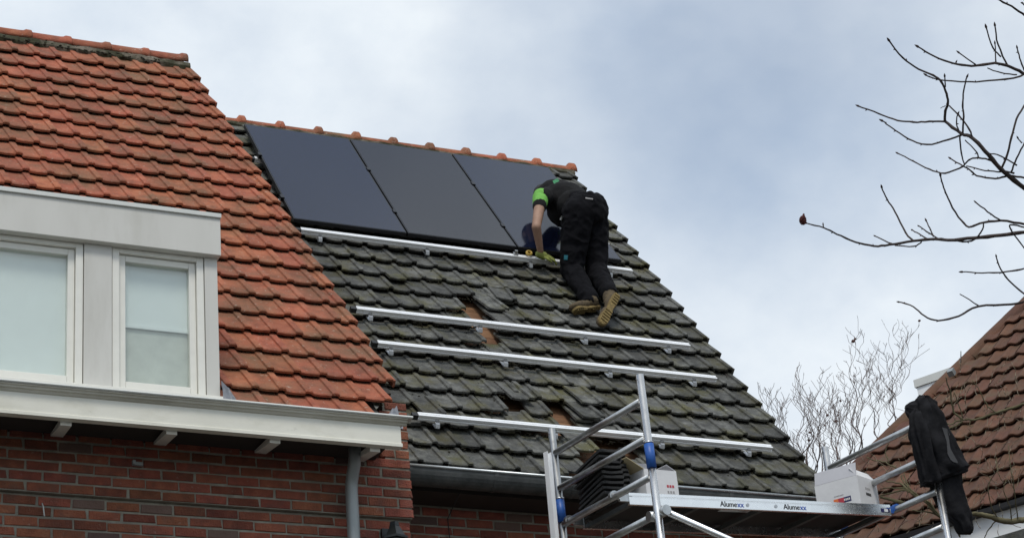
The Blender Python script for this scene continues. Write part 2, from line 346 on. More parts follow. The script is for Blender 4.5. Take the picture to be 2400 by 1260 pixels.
# party wall under the verge
V = [onA(5.10-SH*0, 0.45, -0.09), onA(5.10-SH*6.3, RIDGE_A, -0.09)]
pw = [(12.752, 6.0), (12.752, EA.z+(12.752-EA.y)*math.tan(PA)-0.12), (15.94, 11.9), (19.5, 7.2), (19.5, 6.0)]
vv = []
for k, x in enumerate((0, 1)):
    for y, z in pw:
        u = max(0, min((y-EA.y)/cos(PA), RIDGE_A)); vv.append((5.06-SH*u-0.22*k, y, z))
n = len(pw)
boxf = [tuple(range(n)), tuple(range(2*n-1, n-1, -1))]+[(i, n+i, n+(i+1) % n, (i+1) % n) for i in range(n)]
link('party_wall', pyd('party_wall', vv, boxf), 'brick', houseA)
boxes('rear_wall', [(-4, 4.8, 12.75, 19.5, 0, 6.6)], 'mortar', houseA)

BP, BC, BL, BH = 0.2126, 0.0686, 0.1985, 0.0548
def brick_mesh(name, l, h, seed, d=0.05):
    r = random.Random(seed); bm = bmesh.new(); box(bm, 0, l, 0, d, 0, h)
    bmesh.ops.bevel(bm, geom=[e for e in bm.edges if all(v.co.y < 0.001 for v in e.verts)], offset=0.005, segments=1, affect='EDGES')
    for v in bm.verts:
        if v.co.y < 0.03: v.co += Vector((r.uniform(-1, 1)*0.005, r.uniform(-1, 0.6)*0.002, r.uniform(-1, 1)*0.004))
    return bm_mesh(bm, name)
def brick_set(tagname):
    S = {}
    for k, l in (('full', BL), ('half', BL/2-0.005), ('q', BL*0.75)):
        S[k] = [brick_mesh('brick_'+tagname, l, BH, i*13+len(k)) for i in range(4)]
        for i, me in enumerate(S[k]): me.materials.append(MAT['brick'])
    for k, mt in (('soot', 'darkbrick'), ('grey', 'greybrick')):
        me = brick_mesh('brick_'+tagname, BL, BH, 77+len(k)); me.materials.append(MAT[mt]); S[k] = [me]
    return S
BS = brick_set('a')
def lay(parent, x0, x1, z, y, off, rng):
    """one course from x0 to x1"""
    x = x1-off
    first = True
    if off > 0.03:
        me = rng.choice(BS['half' if off < 0.13 else 'q']); l = (BL/2-0.005 if off < 0.13 else BL*0.75)
        link('brick', me, None, parent, Matrix.Translation((x1-l, y+rng.uniform(-.0015, .0015), z)))
        x = x1-l-0.014
    while x > x0:
        k = rng.random(); me = rng.choice(BS['full']) if k > 0.06 else rng.choice(BS['soot'] if k < 0.035 else BS['grey'])
        mw = Matrix.Translation((x-BL, y+rng.uniform(-.002, .002), z+rng.uniform(-.0015, .0015)))
        link('brick', me, None, parent, mw)
        x -= BL+rng.uniform(.010, .018)
rb = random.Random(3)
ZC = 6.520
for i in range(-6, 6):
    upper = i >= 0
    lay(wallA, 2.1, 5.172 if upper else 5.158, ZC+0.004+i*BC if upper else ZC-0.004+i*BC, 12.47 if upper else 12.505, [0.0, 0.105, 0.0, 0.105][i % 4]+0.0001, rb)
for i in range(5, 12):
    z = ZC+0.004+i*BC
    if i % 2: link('brick', rb.choice(BS['q']), None, wallA, Matrix.Translation((5.018, 12.47, z)))
    else:
        link('brick', rb.choice(BS['half']), None, wallA, Matrix.Translation((5.076, 12.4702, z)))
        link('brick', rb.choice(BS['half']), None, wallA, Matrix.Translation((4.97, 12.4702, z)))
# roof deck
def slab(name, P, th, mat, parent):
    nn = (P[1]-P[0]).cross(P[3]-P[0]).normalized()
    V = [p for p in P]+[p-nn*th for p in P]
    return link(name, pyd(name, V, [(0, 1, 2, 3), (7, 6, 5, 4), (0, 4, 5, 1), (1, 5, 6, 2), (2, 6, 7, 3), (3, 7, 4, 0)]), mat, parent)
roofA = slab('roof', [onA(-4, 0, -0.035), onA(4.93, 0, -0.035), onA(4.93-SH*RIDGE_A, RIDGE_A, -0.035), onA(-4, RIDGE_A, -0.035)], 0.05, 'soffit', houseA)
slab('verge_board', [onA(4.9305-SH*.5, .5, -0.012), onA(5.095-SH*.5, .5, -0.012), onA(5.095-SH*RIDGE_A, RIDGE_A, -0.012), onA(4.9305-SH*RIDGE_A, RIDGE_A, -0.012)], 0.08, 'soffit', houseA)
rz = onA(0, RIDGE_A)
slab('rear_slope', [Vector((4.66, rz.y, rz.z)), Vector((4.9, rz.y+3.8, rz.z-5.0)), Vector((-4, rz.y+3.8, rz.z-5.0)), Vector((-4, rz.y, rz.z))], 0.05, 'orange', houseA)
TM = [tile_mesh('roof_tile_orange', P_OR, LEN, 0.041, SH, s) for s in range(5)]
TH = [tile_mesh('roof_tile_orange_half', P_OR, LEN, 0.041, SH, s+20, x_cut=0.105, flange=0.05) for s in range(2)]
for me in TM+TH: me.materials.append(MAT['orange'])
rt = random.Random(11); vis, far = [], []
mossblobs_A = []
for row in range(0, 24):
    u = 0.03+row*GA
    if u > RIDGE_A-0.3: break
    xv = 5.125-SH*u
    for c in range(0, 30):
        x = xv-0.105 if c == 0 else xv-0.105-c*TW
        if x < -2: break
        if x < 3.70 and u < 1.62: continue
        if x < 3.72 and u < 1.72: continue
        if (u < 0.45 and x > 4.85) or (u < 0.2 and x > 4.76): continue
        me = rt.choice(TH) if c == 0 else rt.choice(TM)
        p = onA(x, u+rt.uniform(-.006, .006), rt.uniform(-.002, .003))
        mw = frame_mat(p, (1, 0, 0), sA, nA) @ Matrix.Rotation(rt.uniform(-.012, .012), 4, 'Z') @ Matrix.Rotation(rt.uniform(-.008, .008), 4, 'Y')
        cen = p+sA*0.13+Vector((0.09, 0, 0))
        (vis if in_frame(cen, 25) else far).append((me, mw, (cen-CAM).length))
        if in_frame(cen, 20): mossblobs_A.append((x, u, 0.095 if c == 0 else TW))
vis.sort(key=lambda q: q[2]); 
for me, mw, d in vis[:300]: link('roof_tile', me, None, roofA, mw)
rest = vis[300:]+far
tag(link('tile_field', join_mesh('tile_field', [(a, b) for a, b, c in rest]), 'orange', roofA), kind='stuff')

def clump_field(name, spots, mat, parent, seg=1):
    """many small irregular moss cushions in one mesh"""
    r = random.Random(5); bm = bmesh.new(); bmesh.ops.create_icosphere(bm, subdivisions=1, radius=1.0)
    bv = [v.co.copy() for v in bm.verts]; bf = [[v.index for v in f.verts] for f in bm.faces]; bm.free()
    V = []; F_ = []
    for p, ex, ey, ez, s in spots:
        b = len(V); sx, sy, sz = s*r.uniform(.7, 1.5), s*r.uniform(.6, 1.1), s*r.uniform(.5, .9)
        for v in bv:
            k = r.uniform(.75, 1.2); V.append(p+ex*(v.x*sx*k)+ey*(v.y*sy*k)+ez*(v.z*sz*k))
        F_ += [[b+i for i in f] for f in bf]
    return tag(link(name, pyd(name, V, F_), mat, parent), kind='stuff')
rm = random.Random(9); sp = []
X1 = Vector((1, 0, 0))
for x, u, wt in mossblobs_A:
    for k in range(12):
        if rm.random() < 0.85:
            xx = x+rm.uniform(0, wt); sp.append((onA(xx, u+rm.uniform(-0.002, 0.012), rm.uniform(-.002, 0.010)), X1, sA, nA, rm.uniform(.004, .009)))
clump_field('moss', sp, 'moss', roofA)
# ridge tiles of the orange roof
def ridge_tile(name, L_, R_, knob, mat_seed):
    """half round cap lying along X, thicker collar at the far end"""
    V = []; F_ = []; st = []
    st = [(0, R_*0.93), (L_*0.72, R_*0.97), (L_*0.80, R_*1.0), (L_*0.86, R_*1.0+knob), (L_*0.97, R_*1.0+knob), (L_, R_*1.0+knob*0.6)]
    K = 11
    for x, r in st:
        for k in range(K):
            q = pi*(k/(K-1)); q = -0.12+q*(pi+0.24)/pi
            V.append((x, -cos(q)*r, sin(q)*r))
    m = len(V)
    for x, r in st:
        for k in range(K):
            q = -0.12+pi*(k/(K-1))*(pi+0.24)/pi; V.append((x, -cos(q)*(r-0.016), sin(q)*(r-0.016)))
    for i in range(len(st)-1):
        for k in range(K-1):
            a, b, c, d = i*K+k, i*K+k+1, (i+1)*K+k+1, (i+1)*K+k
            F_ += [(a, d, c, b), (m+a, m+b, m+c, m+d)]
    for i in (0, len(st)-1):
        for k in range(K-1):
            a, b = i*K+k, i*K+k+1
            F_.append((a, b, m+b, m+a) if i == 0 else (b, a, m+a, m+b))
    for i in range(len(st)-1):
        for k in (0, K-1):
            a, d = i*K+k, (i+1)*K+k; F_.append((d, a, m+a, m+d) if k == 0 else (a, d, m+d, m+a))
    me = pyd(name, V, F_)
    for p in me.polygons: p.use_smooth = True
    me.materials.append(MAT['orange']); return me
RM = ridge_tile('ridge_tile_a', 0.345, 0.105, 0.012, 0)
top = onA(0, RIDGE_A, 0.0)
for i in range(9):
    x = 4.735-0.343*(i+1)
    link('ridge_tile', RM, None, roofA, Matrix.Translation((x-.02, top.y+0.015, top.z-0.050+rm.uniform(-.004, .004))) @ Matrix.Rotation(rm.uniform(-.012, .012), 4, 'Z') @ Matrix.Rotation(0.012, 4, 'Y'))
# lumpy bedding mortar below the ridge tiles
def mortar_bed(name, x0, x1, fn, parent, hgt=0.10, seed=1):
    r = random.Random(seed); n = int((x1-x0)/0.03); V = []; F_ = []
    for i in range(n+1):
        x = x0+(x1-x0)*i/n
        for k, (a, b) in enumerate(((0.0, 0.0), (0.02, 0.035), (0.06, 0.05), (hgt, 0.035), (hgt+0.02, -0.05))):
            q = noise.noise(Vector((x*9, k*2.3, seed)))*0.014
            V.append(fn(x, a-0.012+(q*1.5 if k == 0 else 0), b+q))
    for i in range(n):
        for k in range(4): F_.append((i*5+k, (i+1)*5+k, (i+1)*5+k+1, i*5+k+1))
    F_.append((0, 1, 2, 3, 4)); F_.append((n*5+4, n*5+3, n*5+2, n*5+1, n*5))
    return link(name, pyd(name, V, F_), 'ridgemortar', parent)
mortar_bed('mortar', 1.0, 4.722, lambda x, a, b: onA(x, RIDGE_A-0.20+a, b-0.005), roofA)
sp = []
for k in range(420):
    x = 4.7-abs(rm.gauss(0.9, 0.9))-0.25
    sp.append((onA(x, RIDGE_A-0.20+rm.uniform(-.02, .08), 0.028+rm.uniform(-.01, .01)), X1, sA, nA, rm.uniform(.006, .016)))
clump_field('moss', sp, 'moss', roofA)

# gutter box with crown moulding, soffit, rafter tails
gut = extrude_profile('gutter', [(12.0, 6.822), (12.0, 6.962), (12.03, 6.985), (12.05, 6.985), (12.05, 6.822)], -4, 4.925, 'cream', houseA)
extrude_profile('crown_moulding', [(11.9995, 6.955), (11.990, 6.960), (11.984, 6.969), (11.972, 6.974), (11.968, 6.984), (11.958, 6.989), (11.958, 6.996), (12.16, 6.996), (12.16, 6.9865), (11.9995, 6.9865)], -4, 4.965, 'creamdirty', gut)
extrude_profile('drip_edge', [(11.950, 6.9965), (11.945, 7.002), (11.950, 7.012), (12.02, 7.012), (12.02, 6.9965)], -4, 4.995, 'captrim', gut)
extrude_profile('bottom_bead', [(11.992, 6.812), (11.992, 6.832), (11.9985, 6.838), (12.048, 6.8215), (12.048, 6.812)], -4, 4.930, 'cream', gut)
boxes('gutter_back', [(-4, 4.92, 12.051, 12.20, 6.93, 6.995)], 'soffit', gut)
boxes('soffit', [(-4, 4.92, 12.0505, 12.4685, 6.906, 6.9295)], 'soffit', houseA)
for k, x0 in enumerate((0.14, 0.79, 1.45, 2.107, 2.755, 3.405, 4.066, 4.730)):
    # rafter tail: white end grain face, shaft running back to the wall
    fx = (x0, x0+0.068); bx_ = (x0+.035, x0+.112)
    V = [(x, 12.052, z) for x, z in ((fx[0], 6.789), (fx[1], 6.789), (fx[1], 6.834), (fx[0], 6.834))]+[(x, 12.4683, z) for x, z in ((bx_[0], 6.888), (bx_[1], 6.888), (bx_[1], 6.9055), (bx_[0], 6.9055))]
    me = pyd('bracket', V, [(3, 2, 1, 0), (4, 5, 6, 7), (0, 1, 5, 4), (1, 2, 6, 5), (2, 3, 7, 6), (3, 0, 4, 7)])
    link('bracket', me, 'whiteframe', houseA)
# lead flashing by the pier and beside the dormer
def crumpled(name, P00, P10, P11, P01, n, amp, mat, parent, seed):
    V = []; F_ = []
    P00, P10, P11, P01 = map(Vector, (P00, P10, P11, P01)); nn = (P10-P00).cross(P01-P00).normalized()
    for i in range(n+1):
        for j in range(n+1):
            a, b = i/n, j/n
            p = P00*(1-a)*(1-b)+P10*a*(1-b)+P11*a*b+P01*(1-a)*b
            V.append(p+nn*amp*noise.noise(Vector((a*4+seed, b*4, seed))))
    m = len(V); V += [v-nn*0.004 for v in V]
    for i in range(n):
        for j in range(n):
            q = (i*(n+1)+j, (i+1)*(n+1)+j, (i+1)*(n+1)+j+1, i*(n+1)+j+1); F_ += [q, tuple(m+k for k in reversed(q))]
    return link(name, pyd(name, V, F_), mat, parent, smooth=True)
crumpled('lead_flashing', (4.83, 12.10, 7.00), (5.00, 12.14, 7.00), (5.045, 12.33, 7.25), (4.90, 12.22, 7.10), 10, 0.03, 'lead', houseA, 3)
crumpled('lead_flashing', (3.79, 12.085, 6.99), (3.915, 12.085, 6.99), (3.845, 12.15, 7.17), (3.79, 12.14, 7.22), 10, 0.018, 'lead', houseA, 8)
# downpipe with offset elbow
dp = tube('downpipe', [(4.720, 12.30, 6.92), (4.720, 12.302, 6.85), (4.720, 12.32, 6.80), (4.719, 12.355, 6.745), (4.718, 12.378, 6.70), (4.717, 12.385, 6.64), (4.717, 12.385, 5.0), (4.717, 12.385, 0.2)], 0.041, 'zinc', houseA, 20)
tube('pipe_clip', [(4.717, 12.385, 6.10), (4.717, 12.385, 6.125)], 0.047, 'zinc', dp, 20)
# small things on the wall
an = boxes('wall_anchor', [(3.315, 3.365, 12.448, 12.4695, 6.735, 6.757), (3.30, 3.318, 12.44, 12.4695, 6.737, 6.765)], 'zinc', None, bev=0.002)
tag(an, 'tiny grey metal anchor stub on the red brick wall under the white gutter', 'anchor')
nl = tube('hook_wire', [(2.752, 12.503, 6.46), (2.757, 12.488, 6.43), (2.762, 12.492, 6.395), (2.764, 12.487, 6.372)], 0.004, 'captrim', None, 8)
tag(nl, 'short white wire hanging on the red brick wall at lower left', 'wire')

# dormer
DX0, DX1 = -1.0, 3.795
dorm = boxes('dormer', [(DX0, DX1-0.03, 12.26, 13.35, 7.0, 8.30)], 'room', houseA)
boxes('fascia', [(DX0, DX1, 12.10, 12.22, 8.085, 8.352)], 'greypanel', dorm, bev=0.003)
boxes('cap_trim', [(DX0, DX1+0.004, 12.085, 13.30, 8.3525, 8.383)], 'captrim', dorm, bev=0.003)
boxes('corner_panel', [(3.699, DX1-0.012, 12.152, 12.26, 7.0, 8.0845)], 'greypanel', dorm, bev=0.002)
boxes('mullion_panel', [(2.917, 3.094, 12.152, 12.26, 7.0, 8.0845)], 'greypanel', dorm, bev=0.002)
boxes('side_cheek', [(3.752, DX1-0.008, 12.261, 13.30, 7.0, 8.30)], 'greypanel', dorm)
boxes('sill', [(DX0, DX1-0.005, 12.11, 12.26, 6.99, 7.10)], 'whiteframe', dorm, bev=0.004)
def window(x0, x1, bar):
    """casement: fixed frame, sash standing a little back, pane, roller blind behind"""
    z0, z1 = 7.102, 8.083
    w_ = boxes('window', [(x0, x0+0.045, 12.162, 12.259, z0, z1), (x1-0.045, x1, 12.162, 12.259, z0, z1),
                          (x0+0.0455, x1-0.0455, 12.162, 12.259, z1-0.03, z1), (x0+0.0455, x1-0.0455, 12.162, 12.259, z0, z0+0.022)], 'whiteframe', houseA, bev=0.003)
    a, b, c, d = x0+0.048, x1-0.048, z0+0.026, z1-0.034
    boxes('sash', [(a, a+0.042, 12.187, 12.245, c, d), (b-0.042, b, 12.187, 12.245, c, d), (a+0.0425, b-0.0425, 12.187, 12.245, d-0.042, d), (a+0.0425, b-0.0425, 12.187, 12.245, c, c+0.048)], 'whiteframe', w_, bev=0.004)
    boxes('pane', [(a+0.043, b-0.043, 12.212, 12.220, c+0.049, d-0.043)], 'glass', w_)
    bl = boxes('blind', [(a+0.036, b-0.036, 12.2465, 12.2485, bar, d-0.03)], 'blind', w_)
    if bar > 7.2: boxes('bottom_bar', [(a+0.036, b-0.036, 12.240, 12.252, bar-0.028, bar-0.0005)], 'blindbar', w_, bev=0.003)
    boxes('reveal', [(a+0.02, b-0.02, 12.2585, 12.2595, c, d)], 'room', w_)
window(3.099, 3.694, 7.60)
window(1.75, 2.912, 7.14)
window(0.3, 1.55, 7.14)

# lantern on the corner of the orange-roof house
lan = empty('wall_lantern', (4.975, 12.3, 6.2), 'black iron lantern on the brick corner below the downpipe, cut by the picture edge', 'lantern')
def prismoid(bm, cx, cy, z0, z1, a0, a1, n=6, ph=0.0):
    lo = [bm.verts.new((cx+a0*cos(2*pi*k/n+ph), cy+a0*sin(2*pi*k/n+ph), z0)) for k in range(n)]
    hi = [bm.verts.new((cx+a1*cos(2*pi*k/n+ph), cy+a1*sin(2*pi*k/n+ph), z1)) for k in range(n)]
    for k in range(n): bm.faces.new((lo[k], lo[(k+1) % n], hi[(k+1) % n], hi[k]))
    bm.faces.new(list(reversed(lo))); bm.faces.new(hi)
bm = bmesh.new(); prismoid(bm, 4.975, 12.33, 6.325, 6.40, 0.075, 0.035, 6, .3); prismoid(bm, 4.975, 12.33, 6.4005, 6.43, 0.036, 0.03, 6, .3); prismoid(bm, 4.975, 12.33, 6.31, 6.3245, 0.088, 0.088, 6, .3)
link('lamp_hood', bm_mesh(bm, 'lamp_hood'), 'lantern', lan)
bm = bmesh.new(); prismoid(bm, 4.975, 12.33, 6.10, 6.3095, 0.05, 0.07, 6, .3); link('lamp_body', bm_mesh(bm, 'lamp_body'), 'lantern', lan)
boxes('back_plate', [(4.945, 5.005, 12.47, 12.5005, 6.16, 6.44)], 'lantern', lan, bev=0.004)
tube('arm', [(4.975, 12.475, 6.38), (4.975, 12.42, 6.40), (4.975, 12.36, 6.385)], 0.010, 'lantern', lan)

# ================================================================== HOUSE WITH THE DARK ROOF
PB = radians(52.5); EB = Vector((0, 12.9, 7.068)); sB = Vector((0, cos(PB), sin(PB))); nB = Vector((0, -sin(PB), cos(PB)))
RIDGE_B = 6.09
def onB(x, u, h=0.0): return Vector((x, EB.y, EB.z))+sB*u+nB*h
houseB = empty('dark_roof_house', (6.9, 13.3, 0), 'brick house with mossy dark grey tiled roof being fitted with solar panels', 'house')
wallB = boxes('wall', [(5.17, 8.66, 13.312, 13.6, 0, 7.05), (8.45, 8.66, 13.601, 19.8, 0, 7.0), (5.17, 8.449, 19.5, 19.8, 0, 7.0)], 'mortar', houseB)
rb = random.Random(17)
for i in range(0, 12):
    lay(wallB, 5.17, 8.66, 6.13+i*BC, 13.305, [0.0, 0.105][i % 2]+0.0001, rb)
gb = []
for x in (8.44, 8.64):
    for y, z in ((13.602, 7.0005), (13.602, 7.9), (16.6, 11.75), (19.8, 7.6), (19.8, 7.0005)): gb.append((x, y, z))
link('gable_wall', pyd('gable_wall', gb, [(4, 3, 2, 1, 0), (5, 6, 7, 8, 9)]+[(i, (i+1) % 5, 5+(i+1) % 5, 5+i) for i in range(5)]), 'brick', houseB)
roofB = slab('roof', [onB(5.10, 0.0, -0.075), onB(8.69, 0.0, -0.075), onB(8.69, RIDGE_B, -0.075), onB(5.10, RIDGE_B, -0.075)], 0.03, 'timber', houseB)
rzb = onB(0, RIDGE_B)
slab('rear_slope', [Vector((8.7, rzb.y+.01, rzb.z)), Vector((8.7, rzb.y+3.5, rzb.z-4.5)), Vector((5.1, rzb.y+3.5, rzb.z-4.5)), Vector((5.1, rzb.y+.01, rzb.z))], 0.05, 'darktile', houseB)
# boards and battens that show where tiles are pushed away
def strip(name, x0, x1, u0, u1, h0, h1, mat, parent):
    bm = bmesh.new(); box(bm, x0, x1, u0, u1, h0, h1); bm.transform(frame_mat(Vector((0, EB.y, EB.z)), X1, sB, nB)); return link(name, bm_mesh(bm, name), mat, parent)
for (x0, x1, u0, u1) in ((6.2, 7.6, 0.05, 1.35), (6.2, 7.25, 1.95, 3.0)):
    k = 0; u = u0
    while u < u1:
        strip('board', x0, x1, u, min(u+0.145, u1), -0.0745, -0.060, 'timber', roofB); u += 0.150; k += 1
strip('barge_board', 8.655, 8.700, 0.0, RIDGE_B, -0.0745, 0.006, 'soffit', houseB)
TD = [tile_mesh('roof_tile_dark', P_DK, LEN, 0.047, 0.0, s+40, jit=0.0045, chip=0.006) for s in range(6)]
TV = [tile_mesh('verge_tile', P_DK, LEN, 0.047, 0.0, s+60, jit=0.003, flange=0.075) for s in range(2)]
for me in TD: me.materials.append(MAT['darktile'])
for me in TV: me.materials.append(MAT['darktile'])
XV = 8.712
NB = int((XV-5.08)/TW)+1
# loose spots: (column, row) missing / pushed
def cr(x, u): return int((XV-x)/TW), int((u-0.04)/GA)
miss, pushed = set(), {}
GAPS = [(6.66, 2.60), (6.66, 2.32), (6.66, 2.10), (6.86, 1.00), (6.86, 0.72), (6.95, 0.45), (7.10, 0.45), (6.80, 0.30), (7.03, 0.20), (6.36, 0.92)]
for g in GAPS: miss.add(cr(*g))
rt = random.Random(23); vis, far, mossB, hid = [], [], [], []
for row in range(0, 23):
    u = 0.0+row*0.2755
    if u > RIDGE_B-0.04: break
    for c in range(NB):
        if (c, row) in miss: continue
        x = XV-(c+1)*TW
        me = rt.choice(TV) if c == 0 else rt.choice(TD)
        du, dx, rot, hh = rt.uniform(-.012, .012), 0.0, rt.uniform(-.02, .02), rt.uniform(-.003, .004)
        if (c-1, row) in miss or (c, row-1) in miss: du += rt.uniform(.01, .05); rot += rt.uniform(-.05, .05); hh += 0.006
        if (c, row+1) in miss: hh += 0.012; du += 0.03
        p = onB(x+dx, u+du, hh)
        mw = frame_mat(p, X1, sB, nB) @ Matrix.Rotation(rot, 4, 'Z') @ Matrix.Rotation(rt.uniform(-.012, .012), 4, 'Y') @ Matrix.Rotation(rt.uniform(-.008, .01), 4, 'X')
        cen = p+sB*0.13+X1*0.09
        under = (5.36 < cen.x < 8.30 and 3.90 < u < 5.55)
        hiddenA = cen.x < 5.30
        (far if (under or hiddenA or not in_frame(cen, 10)) else vis).append((me, mw, (cen-CAM).length))
        if not under and in_frame(cen, 10): mossB.append((x, u, hh))
vis.sort(key=lambda q: q[2])
for me, mw, d in vis[:300]: link('roof_tile', me, None, roofB, mw)
tag(link('tile_field', join_mesh('tile_field', [(a, b) for a, b, c in vis[300:]+far]), 'darktile', roofB), kind='stuff')
# tiles shoved over their neighbours beside the gaps
for (x, u, a, h) in ((6.72, 2.50, 0.10, 0.045), (6.86, 2.74, -0.12, 0.04), (5.99, 2.90, 0.06, 0.030), (7.0, 1.02, 0.06, 0.05), (6.93, 0.80, 0.08, 0.045), (6.42, 1.0, 0.05, 0.04), (7.22, 0.42, 0.05, 0.05), (5.60, 0.62, 0.04, 0.045), (6.73, 2.22, 0.08, 0.05)):
    link('roof_tile', rt.choice(TD), None, roofB, frame_mat(onB(x, u, h), X1, sB, nB) @ Matrix.Rotation(a, 4, 'Z') @ Matrix.Rotation(0.03, 4, 'Y'))
sp = []
for x, u, hh in mossB:
    for k in range(16):
        if rm.random() < 0.9:
            xx = x+rm.uniform(0, TW); sp.append((onB(xx, u+rm.uniform(-0.006, 0.014), hh+rm.uniform(0.0, 0.026)), X1, sB, nB, rm.uniform(.004, .011)))
    for k in range(3):
        sp.append((onB(x+rm.uniform(.0, TW), u+rm.uniform(0.02, 0.26), hh+0.016), X1, sB, nB, rm.uniform(.003, .008)))
clump_field('moss', sp, 'moss', roofB)
# red ridge tiles with raised collars
RB = ridge_tile('ridge_tile_b', 0.372, 0.088, 0.034, 3)
tb = onB(0, RIDGE_B)
for i in range(10):
    x = 8.80-0.372*(i+1)
    link('ridge_tile', RB, None, roofB, Matrix.Translation((x, tb.y+0.01, tb.z-0.058+rm.uniform(-.003, .003))) @ Matrix.Rotation(rm.uniform(-.01, .01), 4, 'Z') @ Matrix.Rotation(0.01, 4, 'Y'))
mortar_bed('mortar', 5.1, 8.76, lambda x, a, b: onB(x, RIDGE_B-0.17+a*0.8, b+0.0), roofB, 0.09, 4)
# half-round zinc gutter
gr = 0.098; gy, gz = 12.935, 7.045
prof = [(gy-gr*cos(t), gz-gr*sin(t)) for t in [i*pi/12 for i in range(13)]]
prof2 = prof+[(gy-(gr-.006)*cos(t), gz-(gr-.006)*sin(t)) for t in [i*pi/12 for i in range(12, -1, -1)]]
gB = extrude_profile('gutter', prof2, 5.19, 8.70, 'oldzinc', houseB)
for x in (5.31, 5.95, 6.55, 7.2, 7.8, 8.4):
    pr = [(gy-(gr+.005)*cos(t), gz-(gr+.005)*sin(t)) for t in [i*pi/12 for i in range(13)]]+[(gy-(gr+.0005)*cos(t), gz-(gr+.0005)*sin(t)) for t in [i*pi/12 for i in range(12, -1, -1)]]
    extrude_profile('gutter_bracket', pr, x, x+0.03, 'oldzinc', gB)
tube('gutter_lip', [(5.19, gy-gr-0.002, gz+0.006), (8.70, gy-gr-0.002, gz+0.006)], 0.011, 'zinclip', gB, 10)
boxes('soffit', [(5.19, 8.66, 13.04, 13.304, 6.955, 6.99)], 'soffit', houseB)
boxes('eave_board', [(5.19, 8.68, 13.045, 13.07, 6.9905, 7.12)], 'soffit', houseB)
cb = tube('cable', [(5.76, 13.03, 6.96), (5.765, 13.285, 6.86), (5.775, 13.295, 6.7), (5.80, 13.294, 6.5), (5.85, 13.295, 6.3), (5.86, 13.295, 5.5)], 0.0035, 'black', None, 6)
tag(cb, 'thin black cable hanging down the brick wall below the dark zinc gutter', 'cable')

# ------------------------------------------------------------------ solar panels
PE = [5.335, 6.343, 7.354, 8.362]; PU0, PU1, PH = 3.685, 5.685, 0.14
names = ['leftmost black solar panel, beside the orange roof', 'middle black solar panel of the three below the ridge', 'black solar panel behind the kneeling worker, nearest the right roof edge']
FB = frame_mat(Vector((0, EB.y, EB.z)), X1, sB, nB)
for i in range(3):
    x0, x1 = PE[i]+0.008, PE[i+1]-0.008
    ep = empty('solar_panel', onB((x0+x1)/2, PU0, 0.10), names[i], 'solar panel', 'solar panels on the dark roof')
    t_ = 0.022
    boxes('frame', [(x0, x0+t_, PU0, PU1, PH-.035, PH), (x1-t_, x1, PU0, PU1, PH-.035, PH), (x0+t_+.0002, x1-t_-.0002, PU0, PU0+t_, PH-.035, PH), (x0+t_+.0002, x1-t_-.0002, PU1-t_, PU1, PH-.035, PH)], 'blackframe', ep, mw=FB)
    boxes('glass', [(x0+.010, x1-.010, PU0+.010, PU1-.010, PH-.012, PH+.0015)], 'panelglass%d' % i, ep, mw=FB)
    boxes('back_sheet', [(x0+t_+.001, x1-t_-.001, PU0+t_+.001, PU1-t_-.001, PH-.017, PH-.0125)], 'black', ep, mw=FB)
    for u in (4.11, 5.0):
        boxes('clamp', [(x0-0.022, x0+0.010, u-.03, u+.03, PH-.03, PH+.010)], 'blackframe', ep, bev=0.002, mw=FB)
    if i == 2:
        boxes('clamp', [(x1-0.010, x1+0.022, 4.08, 4.14, PH-.03, PH+.010)], 'blackframe', ep, bev=0.002, mw=FB)
# ------------------------------------------------------------------ mounting rails with roof hooks
def mount_rail(u, x0, x1, hooks, label, h=0.075, hid=False):
    e = empty('mounting_rail', onB((x0+x1)/2, u, h), label, 'rail', 'aluminium mounting rails across the dark roof')
    sec = [(-.023, 0), (-.023, .013), (-.017, .017), (-.017, .020), (-.023, .024), (-.023, .042), (-.006, .042), (-.006, .034), (.006, .034), (.006, .042), (.022, .042), (.022, 0)]
    V = []; 
    for x in (x0, x1):
        for du, dh in sec: V.append(onB(x, u+du, h+dh))
    n = len(sec); F_ = [tuple(range(n-1, -1, -1)), tuple(range(n, 2*n))]+[(i, (i+1) % n, n+(i+1) % n, n+i) for i in range(n)]
    me = pyd('rail', V, F_); bm = bmesh.new(); bm.from_mesh(me); bmesh.ops.recalc_face_normals(bm, faces=bm.faces); bm.to_mesh(me); bm.free()
    link('rail', me, 'alubright', e)
    boxes('end_cap', [(x0-0.045, x0-.0005, u-.021, u+.021, h-.001, h+.037)], 'black', e, mw=FB)
    for x in hooks:
        # flat steel hook: foot under the tile above, strap over the tile, upstand to the rail
        pts = [(u+0.06, 0.035), (u+0.02, 0.040), (u-0.060, 0.048), (u-0.068, 0.056), (u-0.055, h+0.000), (u-0.024, h+0.008)]
        V = []; F_ = []
        for uu, hh in pts: V += [onB(x-.016, uu, hh), onB(x+.016, uu, hh), onB(x+.016, uu-.003, hh-.006), onB(x-.016, uu-.003, hh-.006)]
        for k in range(len(pts)-1):
            b = 4*k
            for q in range(4): F_.append((b+q, b+(q+1) % 4, b+4+(q+1) % 4, b+4+q))
        F_ += [(3, 2, 1, 0), tuple(4*len(pts)-4+q for q in range(4))]
        hk = link('roof_hook', pyd('roof_hook', V, F_), 'steel', e)
        boxes('bolt_clamp', [(x-.013, x+.013, u-.036, u-.0205, h-.002, h+.018)], 'steel', hk, bev=0.002, mw=FB)
    return e
mount_rail(3.555, 5.38, 8.413, (5.545, 6.49, 7.44, 8.20), 'topmost bright rail running just below the solar panels')
mount_rail(2.175, 5.50, 8.395, (5.615, 6.53, 7.447, 8.20), 'second rail from the top, crossing below the worker\'s boots')
mount_rail(1.625, 5.525, 8.402, (5.63, 6.565, 7.455, 8.20), 'third rail from the top, just above the scaffold post tip')
